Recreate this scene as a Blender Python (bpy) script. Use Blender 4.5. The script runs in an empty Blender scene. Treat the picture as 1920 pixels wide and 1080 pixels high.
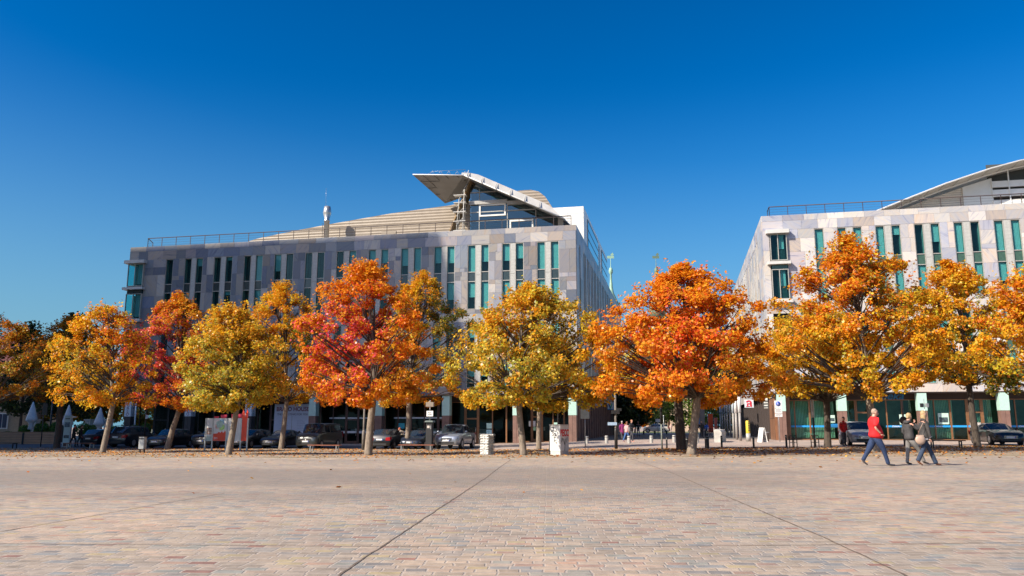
import bpy, math, random
import numpy as np
from mathutils import Vector, Matrix
random.seed(7); rng = np.random.default_rng(11)
SC = bpy.context.scene
COL = SC.collection
PI = math.pi
# ------------------------------------------------------------------ camera model (pixels of a 1920x1080 frame -> points on real surfaces)
F, CZ = 1500.0, 1.27
TH = math.atan(260.0 / F); CT, ST = math.cos(TH), math.sin(TH)
def ray(px, py):
    u = (px - 960) / F; v = (540 - py) / F
    return (u, CT - v * ST, ST + v * CT)
def sm(a, b, x):
    t = min(1, max(0, (x - a) / (b - a))); return t * t * (3 - 2 * t)
def g(x, y):                                   # height of the gently sloping ground
    return (-0.42 + 0.47 * sm(-8, 14, x) + 0.07 * sm(14, 30, x)) * sm(22, 60, y)
def ground(px, py):
    r = ray(px, py); z = 0.0
    for _ in range(60):
        t = (z - CZ) / r[2]; z = .5 * z + .5 * g(r[0] * t, r[1] * t)
    return Vector((r[0] * t, r[1] * t, z))
def ppm(p):                                    # pixels per metre at a point
    return F / (p.y * CT + (p.z - CZ) * ST)
PHI = math.atan(1.4e-4 * F)
E1 = Vector((math.cos(PHI), -math.sin(PHI), 0)); E2 = Vector((math.sin(PHI), math.cos(PHI), 0))
D0 = 76.26 * E2.y
def fw(s, off, z=0):                           # facade frame -> world
    return E1 * s + E2 * (D0 + off) + Vector((0, 0, z))
# ------------------------------------------------------------------ objects
def tag(o, label=None, cat=None, group=None, kind=None):
    if label: o['label'] = label
    if cat: o['category'] = cat
    if group: o['group'] = group
    if kind: o['kind'] = kind
    return o
def empty(name, loc=(0, 0, 0), rz=0.0, label=None, cat=None, group=None):
    o = bpy.data.objects.new(name, None); COL.objects.link(o)
    o.location = loc; o.rotation_euler = (0, 0, rz); o.empty_display_size = .3
    return tag(o, label, cat, group)
def link(name, me, parent=None, loc=None, rz=None):
    o = bpy.data.objects.new(name, me); COL.objects.link(o)
    if parent: o.parent = parent
    if loc is not None: o.location = loc
    if rz is not None: o.rotation_euler = (0, 0, rz)
    return o
def copy_tree(o, parent=None):
    c = o.copy(); COL.objects.link(c)
    if parent: c.parent = parent
    for ch in list(o.children): copy_tree(ch, c)
    return c
class MB:
    def __init__(s): s.v = []; s.f = []; s.m = []; s.sm = []
    def add(s, vs, fs, m=0, smooth=False):
        b = len(s.v); s.v += [tuple(p) for p in vs]
        for f in fs: s.f.append(tuple(b + i for i in f)); s.m.append(m); s.sm.append(smooth)
        return s
    def box(s, x0, x1, y0, y1, z0, z1, m=0, bev=0.0):
        if bev > 0:
            b = min(bev, abs(x1 - x0) * .45, abs(y1 - y0) * .45)
            pl = [(x0 + b, y0), (x1 - b, y0), (x1, y0 + b), (x1, y1 - b), (x1 - b, y1), (x0 + b, y1), (x0, y1 - b), (x0, y0 + b)]
            return s.prism(pl, z0, z1, m)
        vs = [(x0, y0, z0), (x1, y0, z0), (x1, y1, z0), (x0, y1, z0), (x0, y0, z1), (x1, y0, z1), (x1, y1, z1), (x0, y1, z1)]
        return s.add(vs, [(0, 3, 2, 1), (4, 5, 6, 7), (0, 1, 5, 4), (1, 2, 6, 5), (2, 3, 7, 6), (3, 0, 4, 7)], m)
    def prism(s, pl, z0, z1, m=0):              # polygon in xy, extruded in z
        n = len(pl)
        vs = [(x, y, z0) for x, y in pl] + [(x, y, z1) for x, y in pl]
        return s.add(vs, [tuple(range(n - 1, -1, -1)), tuple(range(n, 2 * n))] + [(i, (i + 1) % n, n + (i + 1) % n, n + i) for i in range(n)], m)
    def prism_y(s, pl, y0, y1, m=0):            # polygon in xz, extruded in y
        n = len(pl)
        vs = [(x, y0, z) for x, z in pl] + [(x, y1, z) for x, z in pl]
        return s.add(vs, [tuple(range(n)), tuple(range(2 * n - 1, n - 1, -1))] + [(i, n + i, n + (i + 1) % n, (i + 1) % n) for i in range(n)], m)
    def slab(s, pts, off, m=0):                 # polygon of 3D points with thickness vector
        n = len(pts); o = Vector(off)
        vs = [Vector(p) for p in pts] + [Vector(p) + o for p in pts]
        return s.add(vs, [tuple(range(n)), tuple(range(2 * n - 1, n - 1, -1))] + [(i, n + i, n + (i + 1) % n, (i + 1) % n) for i in range(n)], m)
    def tube(s, pts, rs, n=8, m=0, cap=True):
        pts = [Vector(p) for p in pts]
        if not hasattr(rs, '__len__'): rs = [rs] * len(pts)
        vs = []; N = len(pts)
        for i, p in enumerate(pts):
            d = (pts[min(i + 1, N - 1)] - pts[max(i - 1, 0)])
            d = d.normalized() if d.length > 1e-9 else Vector((0, 0, 1))
            a = d.cross(Vector((0, 0, 1)) if abs(d.z) < .9 else Vector((1, 0, 0))).normalized(); b = d.cross(a)
            for k in range(n):
                t = 2 * PI * k / n; vs.append(p + (a * math.cos(t) + b * math.sin(t)) * rs[i])
        fs = [(i * n + k, i * n + (k + 1) % n, (i + 1) * n + (k + 1) % n, (i + 1) * n + k) for i in range(N - 1) for k in range(n)]
        s.add(vs, fs, m, True)
        if cap:
            b = len(s.v) - len(vs)
            for r in (range(n - 1, -1, -1), range((N - 1) * n, N * n)):
                s.f.append(tuple(b + i for i in r)); s.m.append(m); s.sm.append(False)
        return s
    def lathe(s, prof, n=16, m=0, c=(0, 0), sx=1, sy=1, wob=None):
        vs = []
        for j, (r, z) in enumerate(prof):
            for k in range(n):
                t = 2 * PI * k / n; rr = r * (wob(k, j) if wob else 1)
                vs.append((c[0] + rr * sx * math.cos(t), c[1] + rr * sy * math.sin(t), z))
        fs = [(j * n + k, j * n + (k + 1) % n, (j + 1) * n + (k + 1) % n, (j + 1) * n + k) for j in range(len(prof) - 1) for k in range(n)]
        return s.add(vs, fs + [tuple(range(n - 1, -1, -1)), tuple(range((len(prof) - 1) * n, len(prof) * n))], m, True)
    def ball(s, c, r, m=0, n=10, k=7):
        rx, ry, rz = (r, r, r) if not hasattr(r, '__len__') else r
        vs = []
        for j in range(k + 1):
            a = PI * j / k
            for i in range(n):
                t = 2 * PI * i / n
                vs.append((c[0] + rx * math.sin(a) * math.cos(t), c[1] + ry * math.sin(a) * math.sin(t), c[2] - rz * math.cos(a)))
        return s.add(vs, [(j * n + i, j * n + (i + 1) % n, (j + 1) * n + (i + 1) % n, (j + 1) * n + i) for j in range(k) for i in range(n)], m, True)
    def mesh(s, name, mats):
        me = bpy.data.meshes.new(name)
        me.from_pydata(s.v, [], s.f)
        if not isinstance(mats, (list, tuple)): mats = [mats]
        for m in mats: me.materials.append(m)
        me.polygons.foreach_set('material_index', s.m)
        me.polygons.foreach_set('use_smooth', s.sm)
        me.update(); return me
    def build(s, name, mats, parent=None, loc=None, rz=None):
        return link(name, s.mesh(name, mats), parent, loc, rz)
# ------------------------------------------------------------------ materials
def nodes(name):
    m = bpy.data.materials.new(name); m.use_nodes = True
    nt = m.node_tree; return m, nt, nt.nodes, nt.links, nt.nodes['Principled BSDF']
def ramp(nd, stops, interp='LINEAR'):
    r = nd.new('ShaderNodeValToRGB'); cr = r.color_ramp; cr.interpolation = interp
    while len(cr.elements) < len(stops): cr.elements.new(.5)
    for e, (p, c) in zip(cr.elements, stops): e.position = p; e.color = (*c, 1)
    return r
def mixc(nd, lk, fac, a, b, mode='MIX'):
    n = nd.new('ShaderNodeMix'); n.data_type = 'RGBA'; n.blend_type = mode; n.clamp_factor = True
    for sock, v in ((n.inputs[0], fac), (n.inputs[6], a), (n.inputs[7], b)):
        if hasattr(v, 'is_linked'): lk.new(v, sock)
        elif hasattr(v, '__len__'): sock.default_value = (*v, 1)
        else: sock.default_value = v
    return n.outputs[2]
_M = {}
def mat(name, col, rough=.6, metal=0.0, var=.12, scale=6.0, bump=0.0, coat=0.0, emit=0.0, spec=.5):
    if name in _M: return _M[name]
    m, nt, nd, lk, p = nodes(name)
    tc = nd.new('ShaderNodeTexCoord'); ns = nd.new('ShaderNodeTexNoise'); ns.inputs['Scale'].default_value = scale; ns.inputs['Detail'].default_value = 5
    lk.new(tc.outputs['Object'], ns.inputs['Vector'])
    r = ramp(nd, [(.3, tuple(c * (1 - var) for c in col)), (.7, tuple(min(1, c * (1 + var)) for c in col))])
    lk.new(ns.outputs['Fac'], r.inputs['Fac']); lk.new(r.outputs['Color'], p.inputs['Base Color'])
    p.inputs['Roughness'].default_value = rough; p.inputs['Metallic'].default_value = metal
    p.inputs['Coat Weight'].default_value = coat; p.inputs['Specular IOR Level'].default_value = spec
    p.inputs['Coat Roughness'].default_value = .05
    if bump:
        b = nd.new('ShaderNodeBump'); b.inputs['Strength'].default_value = bump; b.inputs['Distance'].default_value = .02
        lk.new(ns.outputs['Fac'], b.inputs['Height']); lk.new(b.outputs['Normal'], p.inputs['Normal'])
    _M[name] = m; return m
def glass(name, tint, refl=.12, rough=.02):
    if name in _M: return _M[name]
    m, nt, nd, lk, p = nodes(name); nd.remove(p)
    out = nd['Material Output']
    tr = nd.new('ShaderNodeBsdfTransparent'); tr.inputs[0].default_value = (*tint, 1)
    gl = nd.new('ShaderNodeBsdfGlossy'); gl.inputs['Roughness'].default_value = rough; gl.inputs['Color'].default_value = (.85, .95, .95, 1)
    ns = nd.new('ShaderNodeTexNoise'); ns.inputs['Scale'].default_value = .8
    tc = nd.new('ShaderNodeTexCoord'); lk.new(tc.outputs['Object'], ns.inputs['Vector'])
    b = nd.new('ShaderNodeBump'); b.inputs['Strength'].default_value = .04; b.inputs['Distance'].default_value = .2
    lk.new(ns.outputs['Fac'], b.inputs['Height']); lk.new(b.outputs['Normal'], gl.inputs['Normal'])
    fr = nd.new('ShaderNodeLayerWeight'); fr.inputs['Blend'].default_value = .5
    pw = nd.new('ShaderNodeMath'); pw.operation = 'POWER'; pw.inputs[1].default_value = 4.0; lk.new(fr.outputs['Facing'], pw.inputs[0])
    ma = nd.new('ShaderNodeMath'); ma.operation = 'MULTIPLY_ADD'; ma.inputs[1].default_value = .8; ma.inputs[2].default_value = refl; ma.use_clamp = True
    lk.new(pw.outputs[0], ma.inputs[0])
    mx = nd.new('ShaderNodeMixShader'); lk.new(ma.outputs[0], mx.inputs[0]); lk.new(tr.outputs[0], mx.inputs[1]); lk.new(gl.outputs[0], mx.inputs[2])
    lk.new(mx.outputs[0], out.inputs['Surface']); _M[name] = m; return m
def leaf_mat(name, trans=.5):
    m, nt, nd, lk, p = nodes(name); nd.remove(p); out = nd['Material Output']
    at = nd.new('ShaderNodeAttribute'); at.attribute_name = 'lc'
    d = nd.new('ShaderNodeBsdfDiffuse'); t = nd.new('ShaderNodeBsdfTranslucent'); gl = nd.new('ShaderNodeBsdfGlossy'); gl.inputs['Roughness'].default_value = .35
    lk.new(at.outputs['Color'], d.inputs[0]); lk.new(at.outputs['Color'], t.inputs[0])
    mx = nd.new('ShaderNodeMixShader'); mx.inputs[0].default_value = trans
    lk.new(d.outputs[0], mx.inputs[1]); lk.new(t.outputs[0], mx.inputs[2])
    m2 = nd.new('ShaderNodeMixShader'); m2.inputs[0].default_value = .022
    lk.new(mx.outputs[0], m2.inputs[1]); lk.new(gl.outputs[0], m2.inputs[2]); lk.new(m2.outputs[0], out.inputs['Surface'])
    return m
def paving_mat(name, stops, bw, bh, mortar, msize=.012, rot=0.0, wear=None, bump=.5, warp=.02):
    m, nt, nd, lk, p = nodes(name)
    tc = nd.new('ShaderNodeTexCoord'); mp = nd.new('ShaderNodeMapping'); mp.inputs['Rotation'].default_value = (0, 0, rot)
    n0 = nd.new('ShaderNodeTexNoise'); n0.inputs['Scale'].default_value = 2.3; n0.inputs['Detail'].default_value = 3
    lk.new(tc.outputs['Object'], n0.inputs['Vector'])
    va = nd.new('ShaderNodeVectorMath'); va.operation = 'SCALE'; va.inputs['Scale'].default_value = warp * 2
    lk.new(n0.outputs['Color'], va.inputs[0])
    vb = nd.new('ShaderNodeVectorMath'); vb.operation = 'ADD'; lk.new(tc.outputs['Object'], vb.inputs[0]); lk.new(va.outputs[0], vb.inputs[1])
    lk.new(vb.outputs[0], mp.inputs['Vector'])
    br = nd.new('ShaderNodeTexBrick'); br.offset = .47; br.squash = 1.35; br.squash_frequency = 3
    br.inputs['Color1'].default_value = (0, 0, 0, 1); br.inputs['Color2'].default_value = (1, 1, 1, 1); br.inputs['Mortar'].default_value = (.5, .5, .5, 1)
    br.inputs['Scale'].default_value = 1; br.inputs['Mortar Size'].default_value = msize; br.inputs['Mortar Smooth'].default_value = .6
    br.inputs['Brick Width'].default_value = bw; br.inputs['Row Height'].default_value = bh; br.inputs['Bias'].default_value = 0
    lk.new(mp.outputs[0], br.inputs['Vector'])
    r = ramp(nd, stops, 'CONSTANT'); lk.new(br.outputs['Color'], r.inputs['Fac'])
    n1 = nd.new('ShaderNodeTexNoise'); n1.inputs['Scale'].default_value = 7; n1.inputs['Detail'].default_value = 8; n1.inputs['Roughness'].default_value = .7
    lk.new(tc.outputs['Object'], n1.inputs['Vector'])
    rv = ramp(nd, [(.25, (.62, .62, .62)), (.75, (1.18, 1.18, 1.18))]); lk.new(n1.outputs['Fac'], rv.inputs['Fac'])
    c = mixc(nd, lk, 1.0, r.outputs['Color'], rv.outputs['Color'], 'MULTIPLY')
    n2 = nd.new('ShaderNodeTexNoise'); n2.inputs['Scale'].default_value = .22; n2.inputs['Detail'].default_value = 4
    lk.new(tc.outputs['Object'], n2.inputs['Vector'])
    r2 = ramp(nd, [(.34, (.74, .775, .83)), (.5, (.95, .94, .93)), (.66, (1.12, 1.04, .99))]); lk.new(n2.outputs['Fac'], r2.inputs['Fac'])
    c = mixc(nd, lk, 1.0, c, r2.outputs['Color'], 'MULTIPLY')
    n4 = nd.new('ShaderNodeTexNoise'); n4.inputs['Scale'].default_value = 1.7; n4.inputs['Detail'].default_value = 6; n4.inputs['Roughness'].default_value = .75
    lk.new(tc.outputs['Object'], n4.inputs['Vector']); r4 = ramp(nd, [(.32, (.78, .78, .80)), (.62, (1.08, 1.07, 1.06))]); lk.new(n4.outputs['Fac'], r4.inputs['Fac'])
    c = mixc(nd, lk, 1.0, c, r4.outputs['Color'], 'MULTIPLY')
    c = mixc(nd, lk, br.outputs['Fac'], c, mortar)
    if wear:
        for (y0, y1, x0, x1, col, amt) in wear:
            sx = nd.new('ShaderNodeSeparateXYZ')
            n3 = nd.new('ShaderNodeTexNoise'); n3.inputs['Scale'].default_value = .35; n3.inputs['Detail'].default_value = 5
            lk.new(tc.outputs['Object'], n3.inputs['Vector'])
            v2 = nd.new('ShaderNodeVectorMath'); v2.operation = 'MULTIPLY_ADD'; v2.inputs[1].default_value = (9, 2.6, 0)
            lk.new(n3.outputs['Color'], v2.inputs[0]); lk.new(tc.outputs['Object'], v2.inputs[2]); lk.new(v2.outputs[0], sx.inputs[0])
            def win(o, a, b, e):
                mr = nd.new('ShaderNodeMapRange'); mr.interpolation_type = 'SMOOTHSTEP'
                for k, v in zip(('From Min', 'From Max', 'To Min', 'To Max'), (a - e, a + e, 0, 1)): mr.inputs[k].default_value = v
                lk.new(o, mr.inputs['Value'])
                ms = nd.new('ShaderNodeMapRange'); ms.interpolation_type = 'SMOOTHSTEP'
                for k, v in zip(('From Min', 'From Max', 'To Min', 'To Max'), (b - e, b + e, 1, 0)): ms.inputs[k].default_value = v
                lk.new(o, ms.inputs['Value'])
                mm = nd.new('ShaderNodeMath'); mm.operation = 'MULTIPLY'; lk.new(mr.outputs[0], mm.inputs[0]); lk.new(ms.outputs[0], mm.inputs[1]); return mm.outputs[0]
            a = win(sx.outputs['Y'], y0 + 1.3, y1 + 1.3, 1.2); b = win(sx.outputs['X'], x0 + 4.5, x1 + 4.5, 3.0)
            mm = nd.new('ShaderNodeMath'); mm.operation = 'MULTIPLY'; lk.new(a, mm.inputs[0]); lk.new(b, mm.inputs[1])
            m3 = nd.new('ShaderNodeMath'); m3.operation = 'MULTIPLY'; m3.inputs[1].default_value = amt; lk.new(mm.outputs[0], m3.inputs[0])
            c = mixc(nd, lk, m3.outputs[0], c, col)
    lk.new(c, p.inputs['Base Color']); p.inputs['Roughness'].default_value = .8
    b = nd.new('ShaderNodeBump'); b.inputs['Strength'].default_value = bump; b.inputs['Distance'].default_value = .015; b.invert = True
    lk.new(br.outputs['Fac'], b.inputs['Height'])
    b2 = nd.new('ShaderNodeBump'); b2.inputs['Strength'].default_value = .35; b2.inputs['Distance'].default_value = .012
    lk.new(n1.outputs['Fac'], b2.inputs['Height']); lk.new(b.outputs['Normal'], b2.inputs['Normal']); lk.new(b2.outputs['Normal'], p.inputs['Normal'])
    return m
def marble_mat(name):
    m, nt, nd, lk, p = nodes(name)
    tc = nd.new('ShaderNodeTexCoord'); at = nd.new('ShaderNodeAttribute'); at.attribute_name = 'pc'
    ar = nd.new('ShaderNodeAttribute'); ar.attribute_name = 'pr'
    vr = nd.new('ShaderNodeVectorRotate'); vr.rotation_type = 'Y_AXIS'
    lk.new(tc.outputs['Object'], vr.inputs['Vector']); lk.new(ar.outputs['Fac'], vr.inputs['Angle'])
    sc = nd.new('ShaderNodeVectorMath'); sc.operation = 'MULTIPLY'; sc.inputs[1].default_value = (.7, 1, 5.5); lk.new(vr.outputs[0], sc.inputs[0])
    ad = nd.new('ShaderNodeVectorMath'); ad.operation = 'ADD'; lk.new(sc.outputs[0], ad.inputs[0])
    of = nd.new('ShaderNodeVectorMath'); of.operation = 'SCALE'; of.inputs['Scale'].default_value = 37; lk.new(at.outputs['Color'], of.inputs[0]); lk.new(of.outputs[0], ad.inputs[1])
    ns = nd.new('ShaderNodeTexNoise'); ns.inputs['Scale'].default_value = .75; ns.inputs['Detail'].default_value = 7; ns.inputs['Roughness'].default_value = .62; ns.inputs['Distortion'].default_value = .5
    lk.new(ad.outputs[0], ns.inputs['Vector'])
    r = ramp(nd, [(.28, (.48, .5, .66)), (.42, (.9, .92, 1.0)), (.55, (1.04, 1.02, 1.0)), (.66, (1.04, .93, .84)), (.78, (.72, .6, .56))])
    lk.new(ns.outputs['Fac'], r.inputs['Fac'])
    c = mixc(nd, lk, 1.0, at.outputs['Color'], r.outputs['Color'], 'MULTIPLY')
    lk.new(c, p.inputs['Base Color']); p.inputs['Roughness'].default_value = .38
    return m
def slat_mat(name, col, pitch, axis=2, dark=.45, rough=.5):
    m, nt, nd, lk, p = nodes(name)
    tc = nd.new('ShaderNodeTexCoord'); sx = nd.new('ShaderNodeSeparateXYZ'); lk.new(tc.outputs['Object'], sx.inputs[0])
    md = nd.new('ShaderNodeMath'); md.operation = 'PINGPONG'; md.inputs[1].default_value = pitch / 2; lk.new(sx.outputs[axis], md.inputs[0])
    mr = nd.new('ShaderNodeMapRange'); mr.inputs['From Max'].default_value = pitch / 2; lk.new(md.outputs[0], mr.inputs['Value'])
    ns = nd.new('ShaderNodeTexNoise'); ns.inputs['Scale'].default_value = 1.5; lk.new(tc.outputs['Object'], ns.inputs['Vector'])
    r = ramp(nd, [(0.0, tuple(c * dark for c in col)), (.16, tuple(c * dark for c in col)), (.24, col), (1, col)]); lk.new(mr.outputs[0], r.inputs['Fac'])
    r2 = ramp(nd, [(.3, (.88, .88, .88)), (.7, (1.06, 1.06, 1.06))]); lk.new(ns.outputs['Fac'], r2.inputs['Fac'])
    c = mixc(nd, lk, 1.0, r.outputs['Color'], r2.outputs['Color'], 'MULTIPLY'); lk.new(c, p.inputs['Base Color'])
    p.inputs['Roughness'].default_value = rough
    b = nd.new('ShaderNodeBump'); b.inputs['Strength'].default_value = .7; b.inputs['Distance'].default_value = .05
    lk.new(mr.outputs[0], b.inputs['Height']); lk.new(b.outputs['Normal'], p.inputs['Normal'])
    return m
def text(body, size, material, parent, loc, rot=(PI / 2, 0, 0), shear=0.0, align='CENTER', ext=.004, name='lettering', space=1.0, sx=1.0, off=0.0):
    cu = bpy.data.curves.new(name, 'FONT'); cu.body = body; cu.size = size; cu.align_x = align; cu.extrude = ext; cu.shear = shear
    cu.space_character = space; cu.offset = off; cu.space_line = .95
    cu.materials.append(material)
    t = bpy.data.objects.new(name, cu); me = bpy.data.meshes.new_from_object(t); bpy.data.objects.remove(t); me.name = name
    o = link(name, me, parent, loc); o.rotation_euler = rot; o.scale = (sx, 1, 1)
    return o
WHITE = mat('white paint', (.78, .78, .76), .45, var=.05)
BLACKM = mat('black metal', (.02, .02, .022), .4, var=.2)
GREYM = mat('grey metal', (.38, .39, .39), .4, .6)
STEEL = mat('bright steel', (.62, .6, .57), .28, .9)
DARKIN = mat('dark interior', (.014, .015, .016), .8)
# ------------------------------------------------------------------ camera, light, sky
cam = bpy.data.cameras.new('camera'); co = bpy.data.objects.new('camera', cam); COL.objects.link(co); SC.camera = co
cam.sensor_width = 36; cam.lens = 36 * F / 1920; cam.clip_start = .1; cam.clip_end = 3000
co.location = (0, 0, CZ); co.rotation_euler = (PI / 2 + TH, 0, 0)
SUN = Vector((1, .62, -.92)).normalized()
sl = bpy.data.lights.new('sun', 'SUN'); sl.energy = 4.9; sl.angle = math.radians(.5); sl.color = (1, .895, .75)
so = bpy.data.objects.new('sun', sl); COL.objects.link(so); so.rotation_euler = SUN.to_track_quat('-Z', 'Y').to_euler()
w = bpy.data.worlds.new('World'); SC.world = w; w.use_nodes = True
nt = w.node_tree; bg = nt.nodes['Background']
sk = nt.nodes.new('ShaderNodeTexSky'); sk.sky_type = 'NISHITA'; sk.sun_disc = False
sk.sun_elevation = math.asin(-SUN.z); sk.sun_rotation = math.atan2(-SUN.x, -SUN.y)
sk.altitude = 0; sk.air_density = 1.0; sk.dust_density = 1.6; sk.ozone_density = 3.0
hs = nt.nodes.new('ShaderNodeHueSaturation'); hs.inputs['Hue'].default_value = .501; hs.inputs['Saturation'].default_value = 1.32; hs.inputs['Value'].default_value = 1.0
gm_ = nt.nodes.new('ShaderNodeGamma'); gm_.inputs[1].default_value = 1.38; nt.links.new(sk.outputs[0], gm_.inputs[0]); nt.links.new(gm_.outputs[0], hs.inputs['Color']); tcw = nt.nodes.new('ShaderNodeTexCoord'); sxw = nt.nodes.new('ShaderNodeSeparateXYZ'); nt.links.new(tcw.outputs['Generated'], sxw.inputs[0])
mrw = nt.nodes.new('ShaderNodeMapRange'); mrw.interpolation_type = 'SMOOTHSTEP'
for k_, v_ in zip(('From Min', 'From Max', 'To Min', 'To Max'), (-.06, .42, .95, 0)): mrw.inputs[k_].default_value = v_
nt.links.new(sxw.outputs['Z'], mrw.inputs['Value'])
nt.links.new(mixc(nt.nodes, nt.links, mrw.outputs[0], hs.outputs[0], (2.05, 4.75, 6.5)), bg.inputs['Color']); bg.inputs['Strength'].default_value = .057
SC.view_settings.view_transform = 'Standard'; SC.view_settings.look = 'None'; SC.view_settings.exposure = 0.66; SC.view_settings.gamma = 1
SC.render.engine = 'CYCLES'
SC.cycles.max_bounces = 8; SC.cycles.transparent_max_bounces = 12; SC.cycles.caustics_reflective = False; SC.cycles.caustics_refractive = False
SC.cycles.use_denoising = True
# ------------------------------------------------------------------ ground sheets
def interp(line, x):
    if x <= line[0][0]: a, b = line[0], line[1]
    elif x >= line[-1][0]: a, b = line[-2], line[-1]
    else:
        for a, b in zip(line, line[1:]):
            if a[0] <= x <= b[0]: break
    return a[1] + (b[1] - a[1]) * (x - a[0]) / (b[0] - a[0])
def sheet(name, xs, ylo, yhi, lift, material, ny=None, step=1.0, up=0.0):
    mb = MB(); n = 0; rows = []
    N = ny or max(2, int(max(yhi(x) - ylo(x) for x in xs) / step))
    for x in xs:
        a, b = ylo(x), yhi(x)
        rows.append([(x, a + (b - a) * j / N) for j in range(N + 1)])
    vs = [(x, y, g(x, y) + lift) for r in rows for x, y in r]
    k = N + 1
    fs = [(i * k + j, (i + 1) * k + j, (i + 1) * k + j + 1, i * k + j + 1) for i in range(len(xs) - 1) for j in range(N)]
    mb.add(vs, fs)
    return tag(mb.build(name, material), kind='structure')
def wline(px_pts):
    return sorted((lambda p: (p.x, p.y))(ground(*q)) for q in px_pts)
KERB = wline([(-300, 859.5), (0, 859.5), (480, 860.5), (960, 861), (1440, 859), (1920, 857), (2250, 855.5)])
BACK = wline([(-300, 839), (0, 840), (400, 841.5), (800, 842.5), (1100, 842.5), (1300, 841), (1600, 838), (1920, 836), (2250, 834)])
ST_A = [(0, (.40, .34, .28)), (.10, (.50, .42, .345)), (.22, (.45, .38, .31)), (.30, (.52, .44, .36)), (.37, (.37, .375, .345)), (.44, (.40, .37, .34)), (.52, (.49, .40, .32)), (.57, (.50, .42, .27)), (.62, (.33, .34, .35)),
        (.68, (.53, .42, .34)), (.80, (.43, .31, .26)), (.83, (.48, .41, .35)), (.92, (.27, .26, .26)), (.95, (.52, .36, .28)), (.975, (.37, .21, .17))]
ST_A = [(p, (c[0] * .87, c[1] * .83, c[2] * .755)) for p, c in ST_A]
PLAZA = paving_mat('setts of mixed sandstone', ST_A, .205, .15, (.35, .295, .245), .013, rot=math.radians(2.5), warp=.045,
                   wear=[(17.2, 24.5, -30, 7.5, (.19, .155, .125), .6), (14.4, 16.2, -30, 4.5, (.18, .15, .125), .55)])
PAVE = paving_mat('pale pavement slabs', [(0, (.43, .345, .285)), (.3, (.47, .375, .31)), (.6, (.40, .33, .275)), (.85, (.45, .345, .28))], .5, .5, (.34, .29, .25), .01, rot=-PHI, warp=.004, bump=.25)
ASPH = mat('dark asphalt', (.075, .078, .085), .85, var=.25, scale=30, bump=.2)
def belt_mat():
    m, nt, nd, lk, p = nodes('gritty earth under trees')
    tc = nd.new('ShaderNodeTexCoord')
    a = nd.new('ShaderNodeTexNoise'); a.inputs['Scale'].default_value = 3.5; a.inputs['Detail'].default_value = 9; a.inputs['Roughness'].default_value = .75
    b = nd.new('ShaderNodeTexNoise'); b.inputs['Scale'].default_value = .35; b.inputs['Detail'].default_value = 4
    v = nd.new('ShaderNodeTexVoronoi'); v.inputs['Scale'].default_value = 7
    for n in (a, b, v): lk.new(tc.outputs['Object'], n.inputs['Vector'])
    r = ramp(nd, [(.25, (.20, .155, .115)), (.5, (.33, .265, .205)), (.75, (.44, .36, .285))]); lk.new(a.outputs['Fac'], r.inputs['Fac'])
    r2 = ramp(nd, [(.4, (1, .98, .95)), (.62, (.78, .78, .66))]); lk.new(b.outputs['Fac'], r2.inputs['Fac'])
    c = mixc(nd, lk, 1, r.outputs['Color'], r2.outputs['Color'], 'MULTIPLY')
    r3 = ramp(nd, [(0, (.8, .8, .8)), (1, (1.1, 1.1, 1.1))]); lk.new(v.outputs['Color'], r3.inputs['Fac'])
    c = mixc(nd, lk, 1, c, r3.outputs['Color'], 'MULTIPLY')
    lk.new(c, p.inputs['Base Color']); p.inputs['Roughness'].default_value = .95
    bp = nd.new('ShaderNodeBump'); bp.inputs['Strength'].default_value = .6; bp.inputs['Distance'].default_value = .03
    lk.new(a.outputs['Fac'], bp.inputs['Height']); lk.new(bp.outputs['Normal'], p.inputs['Normal']); return m
BELT = belt_mat()
ky = lambda x: interp(KERB, x); by = lambda x: interp(BACK, x)
fr = lambda a, b, n: [a + (b - a) * i / n for i in range(n + 1)]
# terrain to the horizon (pavement near the buildings)
mb = MB(); xs = [-1500, -600, -250, -120] + fr(-80, 90, 85) + [140, 260, 600, 1500]; ys = [-400, -100, -40] + fr(-20, 120, 70) + [160, 220, 320, 600, 1500]
k = len(ys); mb.add([(x, y, g(x, y)) for x in xs for y in ys], [(i * k + j, (i + 1) * k + j, (i + 1) * k + j + 1, i * k + j + 1) for i in range(len(xs) - 1) for j in range(k - 1)])
tag(mb.build('pavement', PAVE), kind='structure')
sheet('plaza_paving', fr(-90, 90, 180), lambda x: -60, lambda x: ky(x), .016, PLAZA, ny=100)
sheet('tree_strip', fr(-90, 90, 180), lambda x: ky(x) + .13, lambda x: by(x), .014, BELT, ny=24)
kb = mat('pale kerb stone', (.37, .32, .265), .8, var=.3, scale=2)
mb = MB()
xs_ = fr(-90, 90, 180)
for a, b in zip(xs_, xs_[1:]):
    for t0, t1 in ((0, .992),):
        a2, b2 = a, a + (b - a) * t1
        p = [(a2, ky(a2)), (b2, ky(b2)), (b2, ky(b2) + .13), (a2, ky(a2) + .13)]
        vs = [(x, y, g(x, y) - .05) for x, y in p] + [(x, y, g(x, y) + .03) for x, y in p]
        mb.add(vs, [(4, 5, 6, 7), (0, 1, 5, 4), (1, 2, 6, 5), (2, 3, 7, 6), (3, 0, 4, 7)])
tag(mb.build('kerb', kb), kind='structure')
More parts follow.
